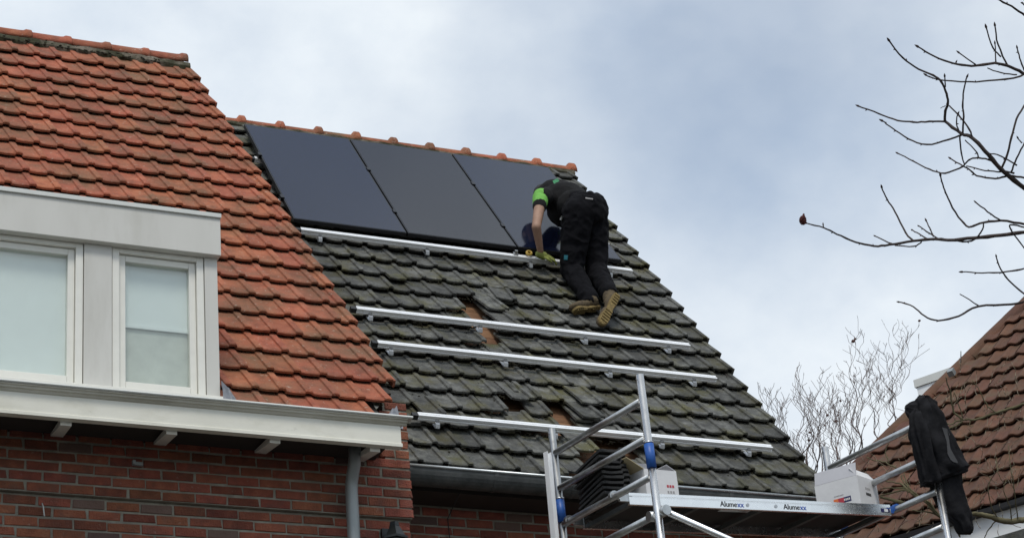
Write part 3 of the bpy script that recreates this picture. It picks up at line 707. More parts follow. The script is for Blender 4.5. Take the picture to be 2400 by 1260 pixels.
mount_rail(0.550, 5.535, 8.408, (5.68, 6.6, 7.47, 8.205), 'lowest rail on the dark roof, starting beside the white gutter end')
# two rails hidden below the panels that carry their upper part
for u, lb in ((4.11, 'rail hidden under the solar panels, lower one, its end showing at the left'), (5.0, 'rail hidden under the solar panels, upper one, its end showing at the left')):
    mount_rail(u, 5.30, 8.40, (5.42, 6.7, 8.1), lb, h=0.066)
cl = boxes('loose_clamp', [(-.02, .02, -.02, .02, 0, .02), (-.012, .012, -.012, .012, .0202, .045)], 'aluworn', None, bev=0.002, mw=Matrix.Translation(onB(7.30, 3.565, 0.112)) @ FB.to_3x3().to_4x4())
tag(cl, 'small grey clamp standing on the topmost rail left of the worker\'s hand', 'clamp')

# ================================================================== WORKER
def ico_cloud(prims):
    """prims: ('cap', p0, r0, p1, r1) or ('ell', matrix)"""
    bm = bmesh.new()
    for q in prims:
        if q[0] == 'ell': bmesh.ops.create_icosphere(bm, subdivisions=3, radius=1.0, matrix=q[1])
        else:
            _, p0, r0, p1, r1 = q; p0, p1 = Vector(p0), Vector(p1); d = (p1-p0).length
            n = max(2, int(d/(min(r0, r1)*0.30))+1)
            for i in range(n+1):
                t = i/n; bmesh.ops.create_icosphere(bm, subdivisions=2, radius=r0+(r1-r0)*t, matrix=Matrix.Translation(p0.lerp(p1, t)))
    return bm
def blob(name, prims, voxel, mat, parent, smooth_it=6, wr=0.0, wscale=14.0, wdir=None, seed=0, mw=None):
    bm = ico_cloud(prims)
    me = bpy.data.meshes.new(name); bm.to_mesh(me); bm.free()
    tmp = bpy.data.objects.new('tmp', me); COL.objects.link(tmp)
    m = tmp.modifiers.new('r', 'REMESH'); m.mode = 'VOXEL'; m.voxel_size = voxel
    s = tmp.modifiers.new('s', 'SMOOTH'); s.iterations = smooth_it; s.factor = 0.5
    dg = bpy.context.evaluated_depsgraph_get(); out = bpy.data.meshes.new_from_object(tmp.evaluated_get(dg))
    bpy.data.objects.remove(tmp); bpy.data.meshes.remove(me); out.name = name
    if wr:
        st = wdir or Vector((1, 1, 1))
        nrm = [v.normal.copy() for v in out.vertices]
        for v, nn in zip(out.vertices, nrm):
            c = Vector((v.co.x*st.x, v.co.y*st.y, v.co.z*st.z))*wscale+Vector((seed, 0, 0))
            k = noise.noise(c)+0.5*noise.noise(c*2.1)
            v.co += nn*wr*(1-2*abs(k))
        out.update()
    return link(name, out, mat, parent, smooth=True)
def ell(c, ax, ay, az, sx, sy, sz):
    return ('ell', frame_mat(c, ax*sx, ay*sy, az*sz))
def ptB(px, py, off):
    """point at photo position px,py lying off metres above the dark roof plane"""
    d = raydir(px, py); P0 = onB(0, 0, off); return CAM+d*((P0-CAM).dot(nB)/d.dot(nB))
kL, kR = ptB(1340, 632, .13), ptB(1398, 632, .15)
aL, aR = ptB(1384, 704, .10), ptB(1427, 688, .16)
hL, hR = ptB(1354, 500, .545), ptB(1389, 492, .545)
hip = (hL+hR)/2
shL = ptB(1268, 462, .515)
shR = ptB(1336, 450, .36)
shM = (shL+shR)/2
tax = (shM-hip).normalized(); wax = (shR-shL); wax = (wax-tax*wax.dot(tax)).normalized(); bax = wax.cross(tax)     # bax points out of the back or chest
if bax.dot(_f) > 0: bax = -bax
hand = ptB(1268, 597, .17); elb = ptB(1257, 532, .40)
# right arm reaches to the panel frame, out of sight
handR = onB(8.12, 4.25, 0.18); elbR = (shR+handR)/2+nB*0.05
neck = shM+tax*0.09; head = shM+tax*0.25-bax*0.03+Vector((0, 0.0, -0.06))
man = empty('person', onB(7.8, 3.2, 0.05), 'worker in black workwear with lime green sleeve kneeling and bending over on the roof', 'person')
body = blob('body', [('cap', hL, .085, kL, .055), ('cap', hR, .085, kR, .055), ('cap', kL, .052, aL, .036), ('cap', kR, .052, aR, .036),
    ('cap', hip, .11, shM, .12), ('cap', shL, .055, shR, .055), ('cap', shM, .06, neck, .052), ('cap', neck, .052, head, .058),
    ell(head, wax, bax, tax, .075, .095, .112), ell(head-bax*0.10+tax*0.02, wax, bax, tax, .014, .02, .018),
    ell(head+wax*.078, wax, bax, tax, .010, .022, .03), ell(head-wax*.078, wax, bax, tax, .010, .022, .03),
    ('cap', shL, .056, elb, .042), ('cap', elb, .043, hand.lerp(elb, .12), .029), ('cap', shR, .056, elbR, .042), ('cap', elbR, .042, handR, .03)], 0.010, 'skin', man, 5)
blob('hair', [ell(head+bax*.018+tax*.012, wax, bax, tax, .083, .094, .113), ell(head+bax*.05-tax*.03, wax, bax, tax, .075, .06, .08)], 0.011, 'hair', body, 3, wr=.004, wscale=60)
# trousers: wide workwear legs, seat and waistband
dn = -tax
trou = blob('trousers', [ell(hip-bax*.0+tax*.01, wax, bax, tax, .195, .155, .17), ('cap', hL, .138, kL, .098), ('cap', hR, .138, kR, .098),
    ('cap', kL, .092, aL, .072), ('cap', kR, .092, aR, .074), ell(hip+tax*.13, wax, bax, tax, .175, .145, .09), ('cap', hL-bax*.0, .13, hR, .13),
    ('cap', hL+bax*.03, .12, hip+bax*.05, .13), ('cap', hR+bax*.03, .12, hip+bax*.05, .13)], 0.0095, 'trousers', body, 4, wr=.011, wscale=9, seed=3)
# shirt
shirt = blob('shirt', [ell(hip+tax*.16, wax, bax, tax, .185, .15, .14), ell(hip.lerp(shM, .62), wax, bax, tax, .21, .165, .21), ell(hip.lerp(shM, .9), wax, bax, tax, .205, .145, .165),
    ('cap', shL+wax*.03, .085, shR-wax*.03, .085), ('cap', shM, .10, shM+tax*.06, .085), ell(hip.lerp(shM, .62)-bax*.07-Vector((0, 0, .06)), wax, bax, tax, .16, .115, .16)], 0.010, 'vest', body, 5, wr=.006, wscale=8, seed=9)
up = (elb-shL).normalized()
slv = blob('sleeve', [ell(shL, wax, bax, tax, .072, .078, .072), ('cap', shL+up*.0, .074, shL+up*.125, .060)], 0.008, 'green', body, 4, wr=.004, wscale=16)
blob('cuff', [('cap', shL+up*.120, .064, shL+up*.148, .062)], 0.007, 'vest', slv, 2)
blob('sleeve', [ell(shR, wax, bax, tax, .06, .06, .06), ('cap', shR, .066, shR.lerp(elbR, .45), .058)], 0.009, 'green', body, 4, wr=.004, wscale=16)
def surface_patch(name, px, py, off, w_, h_, mat, parent, target, rot=0.0):
    """a sewn-on patch shrink-fitted to a garment: rays from outside onto the garment mesh"""
    dg = bpy.context.evaluated_depsgraph_get(); d = raydir(px, py)
    from mathutils.bvhtree import BVHTree
    bvh = BVHTree.FromPolygons([v.co[:] for v in target.data.vertices], [p.vertices[:] for p in target.data.polygons])
    V = []; n = 6
    for i in range(n+1):
        for j in range(n+1):
            a, b = (i/n-.5)*w_, (j/n-.5)*h_
            x, y = px+a*cos(rot)-b*sin(rot), py+a*sin(rot)+b*cos(rot)
            hit = bvh.ray_cast(CAM, raydir(x, y))
            P, nn = (hit[0], hit[1]) if hit[0] else (ptB(x, y, off), -d)
            V.append(P-raydir(x, y)*0.005)
    F_ = [(i*(n+1)+j, (i+1)*(n+1)+j, (i+1)*(n+1)+j+1, i*(n+1)+j+1) for i in range(n) for j in range(n)]
    me = pyd(name, V, F_); return link(name, me, mat, parent, smooth=True)
surface_patch('logo_patch', 1326, 603, .3, 9, 11, 'teal', trou, trou, .1)
surface_patch('belt_label', 1381, 465, .5, 18, 3, 'inkgrey', trou, trou, .15)
surface_patch('knife_clip', 1316, 511, .5, 5, 10, 'aluworn', trou, trou, .4)
surface_patch('back_logo', 1303, 424, .5, 14, 8, 'logogreen', shirt, shirt, -.5)
# gloves: palm and five fingers closing over the rail
def glove(name, wrist, fwd, side, nrm, mat, scale=1.0):
    pr = [('cap', wrist, .034*scale, wrist+fwd*.045, .036*scale), ell(wrist+fwd*.075, side, nrm, fwd, .043, .020, .050)]
    for k, (o, l) in enumerate(((-.032, .070), (-.011, .082), (.011, .078), (.031, .062))):
        b = wrist+fwd*.112+side*o; m1 = b+fwd*l*.45-nrm*.006; e = m1+fwd*l*.38-nrm*l*.35
        pr += [('cap', b, .0095, m1, .009), ('cap', m1, .009, e, .0082)]
    tb_ = wrist+fwd*.05-side*.040; pr += [('cap', tb_, .012, tb_+fwd*.035-side*.022, .0105), ('cap', tb_+fwd*.035-side*.022, .0105, tb_+fwd*.062-side*.022-nrm*.012, .009)]
    return blob(name, pr, 0.0055, mat, body, 2)
fw = (X1*0.93-sB*0.15-nB*0.12).normalized(); sd_ = (sB-fw*sB.dot(fw)).normalized(); nm = fw.cross(sd_)
if nm.dot(nB) < 0: nm = -nm
glove('glove', hand-fw*0.02, fw, sd_, nm, 'glove')
fw2 = (sB*0.9+X1*0.2).normalized(); sd2 = (X1-fw2*X1.dot(fw2)).normalized(); glove('glove', handR, fw2, sd2, nB.copy(), 'glove')
# boots: upper and lugged sole
def boot(ankle, heel, toe, sole_n, label=None):
    f = (toe-heel).normalized(); sn = (sole_n-f*sole_n.dot(f)).normalized(); w_ = f.cross(sn); L_ = (toe-heel).length
    up_ = blob('boot', [('cap', ankle, .062, heel-sn*.075+f*.05, .055), ell(heel+f*L_*.18-sn*.055, f, w_, sn, .085, .045, .05), ell(heel+f*L_*.55-sn*.045, f, w_, sn, .12, .046, .04), ell(heel+f*L_*.80-sn*.035, f, w_, sn, .075, .050, .034)], 0.008, 'bootside', body, 4, wr=.003, wscale=30)
    # sole outline extruded
    out = [(0, .026), (.03, .036), (.09, .036), (.14, .029), (.20, .036), (.25, .047), (.29, .043), (.315, .022), (.322, 0)]
    loop = [(x*L_/.322, y) for x, y in out]+[(x*L_/.322, -y*.92) for x, y in reversed(out[:-1])]
    bm = bmesh.new()
    def ring(o): return [bm.verts.new(heel+f*x+w_*y+sn*o) for x, y in loop]
    A_, B_ = ring(-.014), ring(.012); n = len(loop)
    for k in range(n): bm.faces.new((A_[k], A_[(k+1) % n], B_[(k+1) % n], B_[k]))
    bm.faces.new(A_); bm.faces.new(list(reversed(B_)))
    bmesh.ops.recalc_face_normals(bm, faces=bm.faces)
    bmesh.ops.bevel(bm, geom=[e for e in bm.edges], offset=.004, segments=2, affect='EDGES')
    sol = link('sole', bm_mesh(bm, 'sole'), 'sole', up_)
    tr0 = bmesh.new(); bm = tr0
    for x in (.02, .045, .07, .095, .185, .21, .235, .26, .285):
        hw = .022 if x < .1 else .032
        for q in (-1, 1):
            box(bm, x*L_/.322-.008, x*L_/.322+.008, min(q*.003, q*hw), max(q*.003, q*hw), .0115, .021, mw=frame_mat(heel, f, w_, sn))
    tag(link('tread', bm_mesh(bm, 'tread'), 'sole', sol), kind='stuff')
rh, rtoe = ptB(1447, 690, .235), ptB(1409, 760, .135)
tocam = (CAM-rh).normalized()
boot(aR+(aR-kR).normalized()*.02, rh, rtoe, (tocam+X1*0.15).normalized())
lh, ltoe = ptB(1404, 722, .060), ptB(1342, 728, .065)
boot(aL+(aL-kL).normalized()*.02, lh, ltoe, (Vector((0, -.35, -1))).normalized())
# tape roll on the rail
def torus(name, c, ax, R_, r_, mat, parent=None):
    a = ax.orthogonal().normalized(); b = ax.cross(a); V = []; F_ = []; n, m = 24, 10
    for i in range(n):
        q = 2*pi*i/n; rad = a*cos(q)+b*sin(q)
        for j in range(m):
            t = 2*pi*j/m; V.append(c+rad*(R_+r_*cos(t))+ax*r_*1.3*sin(t))
    for i in range(n):
        for j in range(m): F_.append((i*m+j, ((i+1) % n)*m+j, ((i+1) % n)*m+(j+1) % m, i*m+(j+1) % m))
    return link(name, pyd(name, V, F_), mat, parent, smooth=True)
tr_ = torus('tape_roll', onB(7.425, 3.575, 0.143), (nB+Vector((-.25, -.9, 0))).normalized(), .021, .010, 'yellow')
tag(tr_, 'small yellow roll standing on the topmost rail beside the worker\'s gloved hand', 'tape roll')

# ================================================================== SCAFFOLD
SO = Vector((6.3648, 11.3877, 7.0162)); SL, SW, SHh = 2.338, 1.155, 0.252
SX, SY, SZ = Vector((0.9947986, 0.07939912, 0.06380851)), Vector((-0.08370735, 0.99417111, 0.06794761)), Vector((-0.0580416, -0.07293542, 0.99564632))
SF = frame_mat(SO, SX, SY, SZ)
def S(a, b, c): return SO+SX*(a*SL)+SY*(b*SW)+SZ*(c*SHh)
scaf = empty('scaffold_tower', (S(.5, .5, 0).x, S(.5, .5, 0).y, 0), 'aluminium scaffold tower with blue collars in front of the dark roof', 'scaffold')
def cbase(p): return (p.z-0.02)/(SZ.z*SHh)
for a in (0, 1):
    for b in (0, 1):
        p = S(a, b, 0)
        topc = {(0, 0): 0.68, (0, 1): 0.70, (1, 0): 0.7, (1, 1): 0.66}[(a, b)]
        pc = tube('post', [S(a, b, -cbase(p)), S(a, b, topc)], 0.0255, 'aluworn' if (a, b) == (0, 1) else 'alu', scaf, 20)
        tube('pin', [S(a, b, topc-.12)-SX*.03, S(a, b, topc-.12)+SX*.03], 0.004, 'steel', pc, 8)
        c0, c1 = ((-1.16, -1.80) if b == 0 else (-1.30, -1.93))
        if a == 0: tube('collar', [S(a, b, c0), S(a, b, c1)], 0.0315, 'blue', pc, 20)
        if a == 0: tube('collar_ring', [S(a, b, c0+.05), S(a, b, c0+.002)], 0.0325, 'aluworn', pc, 20)
    for c in range(0, -26, -1):
        tube('rung', [S(a, .02, c), S(a, .98, c)], 0.0235, 'aluworn', scaf, 16)
# diagonal braces and their claws
for (p, q) in ((S(0.012, -.03, -2.95), S(0.9, -.03, -6.0)), (S(0.03, 1.03, -6), S(.97, 1.03, -3.0))):
    br = tube('brace', [p, q], 0.021, 'alu', scaf, 14)
    for e in (p, q):
        tube('claw', [e-SY*.03, e+SY*.05], 0.034, 'aluworn', br, 12)
for a, b, c in ((0, .07, -3),):
    tube('coupler', [S(a, b-.02, c)-SX*.035, S(a, b-.02, c)+SX*.035], 0.034, 'aluworn', scaf, 12)
# platform hooked onto the rungs
plat = empty('scaffold_platform', S(.5, .65, -2), 'aluminium scaffold platform with dark underside, lettered along its front rail', 'platform')
b0, b1 = .40*SW, .93*SW; zt, zb_ = -1.885*SHh, -2.20*SHh
ax0, ax1 = .045*SL, .972*SL
sec = [(0, 0), (0, .050), (.004, .053), (.004, .057), (0, .060), (0, .079), (.028, .079), (.028, 0)]
def prail(y, flip):
    V = []; n = len(sec)
    for x in (ax0, ax1):
        for dy, dz in sec: V.append(SF @ Vector((x, y+(dy if not flip else -dy), zb_+dz)))
    F_ = [tuple(range(n-1, -1, -1)), tuple(range(n, 2*n))]+[(i, (i+1) % n, n+(i+1) % n, n+i) for i in range(n)]
    me = pyd('side_rail', V, F_); bm = bmesh.new(); bm.from_mesh(me); bmesh.ops.recalc_face_normals(bm, faces=bm.faces); bm.to_mesh(me); bm.free()
    return link('side_rail', me, 'alu', plat)
r1 = prail(b0, False); prail(b1, True)
boxes('deck', [(ax0+.003, ax1-.003, b0+.0285, b1-.0285, zt-.020, zt-.006)], 'ply', plat, mw=SF)
for k in range(5):
    x = ax0+.02+k*(ax1-ax0-.08)/4
    boxes('cross_bar', [(x, x+.035, b0+.0282, b1-.0282, zb_+.004, zb_+.034)], 'oldzinc', plat, mw=SF)
boxes('info_sticker', [(.42*SL, .56*SL, b0+.08, b0+.26, zt-.0215, zt-.0202)], 'whitewall', plat, mw=SF)
for y in (b0+.014, b1-.014):
    for e, x in ((0, 0.0), (1, SL)):
        # hook: curved plate resting on the rung
        bm = bmesh.new(); n = 9; loop = []
        for k in range(n):
            t = pi*(-.15+1.25*k/(n-1)); loop.append((.040*cos(t), .040*sin(t)))
        for k in range(n-1, -1, -1):
            t = pi*(-.15+1.25*k/(n-1)); loop.append((.026*cos(t), .026*sin(t)))
        A_ = [bm.verts.new((x+(px if e == 0 else -px), y-.012, -2*SHh+pz)) for px, pz in loop]; B_ = [bm.verts.new((x+(px if e == 0 else -px), y+.012, -2*SHh+pz)) for px, pz in loop]
        m_ = len(loop)
        for k in range(m_): bm.faces.new((A_[k], A_[(k+1) % m_], B_[(k+1) % m_], B_[k]))
        for k in range(n-1):
            bm.faces.new((A_[k], A_[k+1], A_[m_-2-k], A_[m_-1-k])); bm.faces.new((B_[k], B_[k+1], B_[m_-2-k], B_[m_-1-k]))
        if e == 0: box(bm, x+.036, ax0+.03, y-.011, y+.011, -2*SHh-.03, -2*SHh+.02)
        else: box(bm, ax1-.03, x-.036, y-.011, y+.011, -2*SHh-.03, -2*SHh+.02)
        bm.transform(SF); link('hook', bm_mesh(bm, 'hook'), 'aluworn' if e == 0 else 'blue', plat)
boxes('latch', [(ax1-.085, ax1-.012, b0-.004, b0-.0003, zb_+.022, zb_+.050)], 'logo_navy', plat, mw=SF)
boxes('latch', [(ax1-.062, ax1-.03, b0-.0065, b0-.0042, zb_+.025, zb_+.045)], 'alubright', plat, mw=SF)
for x in (.448*SL, .548*SL):
    tube('bolt_head', [SF @ Vector((x, b0-.003, zb_+.03)), SF @ Vector((x, b0+.004, zb_+.03))], .013, 'steel', r1, 12)
def lettering(txt, x, z, size, mat, parent, y, depth=.0008):
    cu = bpy.data.curves.new('txt', 'FONT'); cu.body = txt; cu.size = size; cu.extrude = depth; cu.offset = size*.012
    o = bpy.data.objects.new('tmp', cu); COL.objects.link(o)
    dg = bpy.context.evaluated_depsgraph_get(); me = bpy.data.meshes.new_from_object(o.evaluated_get(dg)); bpy.data.objects.remove(o); bpy.data.curves.remove(cu)
    wd = max(v.co.x for v in me.vertices)
    me.transform(SF @ Matrix.Translation((x, y, z)) @ Matrix.Rotation(pi/2, 4, 'X')); me.name = 'lettering'
    link('lettering', me, mat, parent); return wd
for x in (.352*SL, .575*SL):
    w1 = lettering('Alume', x, zb_+.013, .052, 'ink', r1, b0-.001); lettering('xx', x+w1+.004, zb_+.013, .052, 'inkblue', r1, b0-.001)
# profile standing upright next to the far left post
ur = boxes('upright_rail', [(-.02, -.016, -.02, .02, 0, 7.06), (.016, .02, -.02, .02, 0, 7.06), (-.0158, .0158, .012, .016, 0, 7.06)], 'alubright', None, mw=Matrix.Translation((6.145, 12.45, 0.0)) @ Matrix.Rotation(.004, 4, 'Y') @ Matrix.Rotation(radians(20), 4, 'Z'))
tag(ur, 'aluminium channel profile standing upright left of the scaffold post', 'rail')

# stack of roof tiles on the platform
ordn = ['lowest', 'second from the bottom', 'third from the bottom', 'fourth from the bottom', 'fifth from the bottom', 'fourth from the top', 'third from the top', 'second from the top', 'topmost']
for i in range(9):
    tm = TD[i % 6].copy(); tm.materials.clear(); tm.materials.append(MAT['stacktile'])
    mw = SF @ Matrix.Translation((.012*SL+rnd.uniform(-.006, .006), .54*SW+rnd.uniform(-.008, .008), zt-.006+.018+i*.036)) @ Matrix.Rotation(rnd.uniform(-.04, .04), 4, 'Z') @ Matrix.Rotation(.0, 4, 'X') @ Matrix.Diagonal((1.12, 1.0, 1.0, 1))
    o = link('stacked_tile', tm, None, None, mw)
    tag(o, 'dark roof tile in the stack on the platform end, '+ordn[i], 'roof tile', 'roof tiles stacked on the scaffold platform')

# cardboard boxes
def carton(name, label, c, w_, d_, h_, rz, flaps, logo=None):
    """open-topped box built of panels; c: base centre in scaffold frame"""
    mw = SF @ Matrix.Translation(c) @ Matrix.Rotation(rz, 4, 'Z')
    e = empty(name, mw.translation, label, 'box', 'cardboard boxes on the platform')
    t = .004
    boxes('side', [(-w_/2, w_/2, -d_/2, -d_/2+t, 0, h_), (-w_/2, w_/2, d_/2-t, d_/2, 0, h_), (-w_/2, -w_/2+t, -d_/2+t, d_/2-t, 0, h_), (w_/2-t, w_/2, -d_/2+t, d_/2-t, 0, h_), (-w_/2+t, w_/2-t, -d_/2+t, d_/2-t, .001, t)], 'white_card', e, mw=mw)
    for side, ang, ln, mt in flaps:
        if side in 'fb':
            y = -d_/2+t/2 if side == 'f' else d_/2-t/2; sg = -1 if side == 'f' else 1
            fm = Matrix.Translation((0, y, h_+.001)) @ Matrix.Rotation(sg*-ang, 4, 'X'); boxes('flap', [(-w_/2+.004, w_/2-.004, -t/2, t/2, 0, ln)], mt, e, mw=mw @ fm)
        else:
            x = -w_/2+t/2 if side == 'l' else w_/2-t/2; sg = -1 if side == 'l' else 1
            fm = Matrix.Translation((x, 0, h_+.001)) @ Matrix.Rotation(sg*ang, 4, 'Y'); boxes('flap', [(-t/2, t/2, -d_/2+.004, d_/2-.004, 0, ln)], mt, e, mw=mw @ fm)
    return e, mw
dz = zt-.0055
RZ2 = radians(25); cw, cdp = .30, .34
cen2 = Vector((.905*SL, .50*SW, dz))+Matrix.Rotation(RZ2, 3, 'Z') @ Vector((cw/2, cdp/2, 0))
e2, m2 = carton('cardboard_box', 'open white cardboard box with orange and navy logo at the right platform end', cen2, cw, cdp, .25, RZ2, [('l', radians(-14), .10, 'greycard'), ('f', radians(-38), .085, 'white_card'), ('r', radians(70), .07, 'white_card')])
def prints(mwb, w_, d_, e):
    # printed marks: left (-x) face carries the logo, front (-y) face the small stamp
    bx = -w_/2-.0012
    boxes('logo', [(bx, bx+.0008, -.10, -.002, .080, .118)], 'logo_navy', e, mw=mwb)
    boxes('logo', [(bx-.0005, bx+.0008, -.045, .0, .081, .117)], 'logo_red', e, mw=mwb)
    boxes('logo', [(bx, bx+.0008, .001, .038, .080, .118)], 'logo_orange', e, mw=mwb)
    for k in range(4): boxes('logo_text', [(bx-.001, bx+.0008, -.092+k*.013, -.083+k*.013, .091, .106)], 'whiteframe', e, mw=mwb)
    for k in range(7): boxes('faint_text', [(bx-.001, bx+.0008, -.045+k*.011, -.038+k*.011, .135, .141)], 'inkgrey', e, mw=mwb)
    by = -d_/2-.0012
    for k in range(6): boxes('stamp', [(-.045+k*.013, -.035+k*.013, by, by+.0008, .120, .140)], 'ink', e, mw=mwb)
    for k in range(5): boxes('faint_text', [(-.045+k*.016, -.036+k*.016, by, by+.0008, .160, .178)], 'inkgrey', e, mw=mwb)
prints(m2, cw, cdp, e2)
e1, m1 = carton('cardboard_box', 'open white cardboard box with red print beside the stacked tiles', (.195*SL, .615*SW, dz), .27, .24, .215, radians(4), [('l', radians(62), .15, 'tancard'), ('b', radians(-20), .11, 'greycard'), ('r', radians(-60), .08, 'greycard')])
for k in range(3): boxes('print', [(.04+k*.022, .056+k*.022, -.1215, -.1207, .095, .113)], 'logo_red', e1, mw=m1)
for k in range(3): boxes('faint_text', [(.04+k*.022, .054+k*.022, -.1215, -.1207, .055, .072)], 'inkgrey', e1, mw=m1)
scr = boxes('loose_flashing', [(-.06, .05, -.04, .04, 0, .004), (-.02, .03, -.02, .02, .0042, .025)], 'black', None, mw=SF @ Matrix.Translation((.50*SL, .80*SW, dz+.002)) @ Matrix.Rotation(.4, 4, 'Z') @ Matrix.Rotation(.0, 4, 'X'))
tag(scr, 'small black scrap lying on the platform between the two boxes', 'scrap')

# jacket hung over the near right post
def loft(name, rings, mat, parent, seg=40, fold=.012, nf=7, seed=0, cap=True):
    """rings: (centre, half width vector, half depth vector); soft folds run down the cloth"""
    V = []; F_ = []
    for i, (c, a, b) in enumerate(rings):
        for k in range(seg):
            q = 2*pi*k/seg; ca, sa = cos(q), sin(q)
            sx = (abs(ca)**.8)*(1 if ca > 0 else -1); sy = (abs(sa)**.8)*(1 if sa > 0 else -1)
            f_ = fold*(noise.noise(Vector((ca*nf*.35, sa*nf*.35, i*.12+seed)))*1.5+.8*(.4-abs(noise.noise(Vector((ca*nf*.5+i*.05, sa*nf*.5, i*.16+seed*2))))*2))
            d = (a.normalized()*ca+b.normalized()*sa)
            V.append(c+a*sx+b*sy+d*f_)
    n = len(rings)
    for i in range(n-1):
        for k in range(seg): F_.append((i*seg+k, i*seg+(k+1) % seg, (i+1)*seg+(k+1) % seg, (i+1)*seg+k))
    if cap:
        F_ += [tuple(reversed(range(seg))), tuple((n-1)*seg+k for k in range(seg))]
    return link(name, pyd(name, V, F_), mat, parent, smooth=True)
JD = (S(1, 0, .2)-CAM).length-.07
def jring(px, py, hw, dd, dist=0.0, tilt=0.0):
    c = at(px, py, JD+dist); k = JD/FPX
    return (c, (_r*cos(tilt)+_u*sin(tilt))*hw*k, (_f*0.9-_u*0.2)*dd)
def spline(rs, n):
    out = []
    m = len(rs)-1
    for i in range(n+1):
        t = i/n*m; k = min(int(t), m-1); f = t-k; f = f*f*(3-2*f) if False else f
        out.append(tuple(rs[k][q].lerp(rs[k+1][q], f) for q in range(3)))
    return out
jk = empty('jacket', S(1, 0, .7), 'black work jacket hung over the right scaffold post', 'jacket')
jb = loft('jacket_body', spline([jring(2165, 926, 5, .02), jring(2167, 934, 15, .045), jring(2170, 952, 29, .07, 0, .1), jring(2175, 980, 40, .09, 0, .1), jring(2183, 1020, 46, .11), jring(2197, 1060, 49, .12), jring(2210, 1095, 52, .12, 0, .05), jring(2214, 1112, 54, .12, 0, .30), jring(2214, 1122, 50, .11, 0, .32)], 34), 'jacket', jk, fold=.026, nf=8, seed=2)
loft('collar', spline([(at(2122, 958, JD), _u*.02, _f*.03), (at(2130, 962, JD), _u*.045, _f*.05), (at(2145, 968, JD), _u*.075, _f*.07), (at(2165, 975, JD), _u*.10, _f*.08)], 10), 'jacket', jk, fold=.014, seed=5)
loft('sleeve', spline([jring(2152, 958, 8, .02, -.05), jring(2154, 972, 19, .05, -.06), jring(2160, 1010, 22, .06, -.08), jring(2168, 1055, 21, .06, -.09), jring(2177, 1100, 21, .06, -.09), jring(2181, 1128, 20, .055, -.08), jring(2182, 1131, 17, .04, -.08)], 26), 'jacket', jk, fold=.020, nf=7, seed=21)
loft('sleeve', spline([jring(2176, 1085, 22, .07, -.02), jring(2178, 1120, 17, .06, -.02), jring(2175, 1140, 8, .04, -.02)], 12), 'jacket', jk, fold=.012, seed=8)
loft('sleeve', spline([jring(2215, 1105, 38, .08, .02), jring(2220, 1140, 36, .09, .02), jring(2232, 1180, 34, .09, .02), jring(2243, 1207, 33, .08, .02), jring(2256, 1225, 22, .07, .02), jring(2262, 1248, 16, .055, .02), jring(2262, 1251, 12, .04, .02)], 26), 'jacket', jk, fold=.016, seed=12)
def drape_strip(name, pts, hw, mat, parent, target):
    from mathutils.bvhtree import BVHTree
    bvh = BVHTree.FromPolygons([v.co[:] for v in target.data.vertices], [p.vertices[:] for p in target.data.polygons])
    V = []; F_ = []
    for i, (x, y, h) in enumerate(pts):
        for q in (-1, -.3, .3, 1):
            hit = bvh.ray_cast(CAM, raydir(x+q*h, y+q*h*.25))
            V.append((hit[0]-raydir(x, y)*.006) if hit[0] else at(x+q*h, y, JD-.1))
    for i in range(len(pts)-1):
        for q in range(3): F_.append((i*4+q, i*4+q+1, (i+1)*4+q+1, (i+1)*4+q))
    return link(name, pyd(name, V, F_), mat, parent, smooth=True)
drape_strip('zip_flap', [(2214, 1002, 6), (2219, 1015, 7), (2222, 1035, 3), (2224, 1050, 4), (2229, 1065, 8), (2236, 1078, 8), (2240, 1083, 5)], 5, 'jacketgrey', jk, jb)

# ================================================================== BROWN-ROOF HOUSE AT THE RIGHT
aC = radians(-28); hC = Vector((sin(aC), cos(aC), 0)); kC = Vector((cos(aC), -sin(aC), 0)); pC = radians(45)
sC = kC*cos(pC)+Vector((0, 0, sin(pC))); nC = hC.cross(sC)
if nC.z < 0: nC = -nC
DC = 20.5; P0 = at(2300, 1193, DC); kk = DC/24.0
def onC(a, u, h=0.0): return P0+hC*a+sC*u+nC*h
houseC = empty('brown_roof_house', (P0.x, P0.y, 0), 'house with reddish brown pantile roof behind the bare branches at the right', 'house')
hipA, hipU = (2.14*kk, 2.29*kk), (0.66*kk, 5.58*kk)
hs = (hipU[0]-hipA[0])/(hipU[1]-hipA[1])
def hip_a(u): return hipA[0]+(u-hipA[1])*hs
UT = 5.6
roofC = slab('roof', [onC(-9, -0.02, -.03), onC(hip_a(0)-.02, -0.02, -.03), onC(hip_a(UT)-.02, UT, -.03), onC(-9, UT, -.03)][::-1], 0.05, 'browntile', houseC)
# pantile: S curve across, tiles run right to left along +hC reversed
P_PAN = [(0.0, .010), (.02, .019), (.045, .022), (.07, .015), (.09, .004), (.12, -.004), (.15, -.004), (.18, .0), (.205, .009), (.218, .018)]
P_PAN = [(x*.83, z*.95) for x, z in P_PAN]
TWC, GC = 0.170, 0.33
def pan_mesh(seed):
    r = random.Random(seed); n = len(P_PAN); V = []
    for y, dz in ((0, -.006), (.01, 0), (.38, 0)):
        for x, z in P_PAN: V.append((x, y+(r.uniform(-.005, .005) if y < .02 else 0), z+dz+.042*(1-y/GC)))
    m = len(V)
    V += [(x, y, z-.018) for x, y, z in V]; F_ = []
    for i in range(2):
        for k in range(n-1):
            a, b, c, d = i*n+k, i*n+k+1, (i+1)*n+k+1, (i+1)*n+k; F_ += [(a, b, c, d), (m+d, m+c, m+b, m+a)]
    for k in range(n-1): F_.append((k+1, k, m+k, m+k+1))
    me = pyd('pantile', V, F_); me.materials.append(MAT['browntile'])
    for p in me.polygons: p.use_smooth = False
    return me
TC_ = [pan_mesh(s) for s in range(4)]
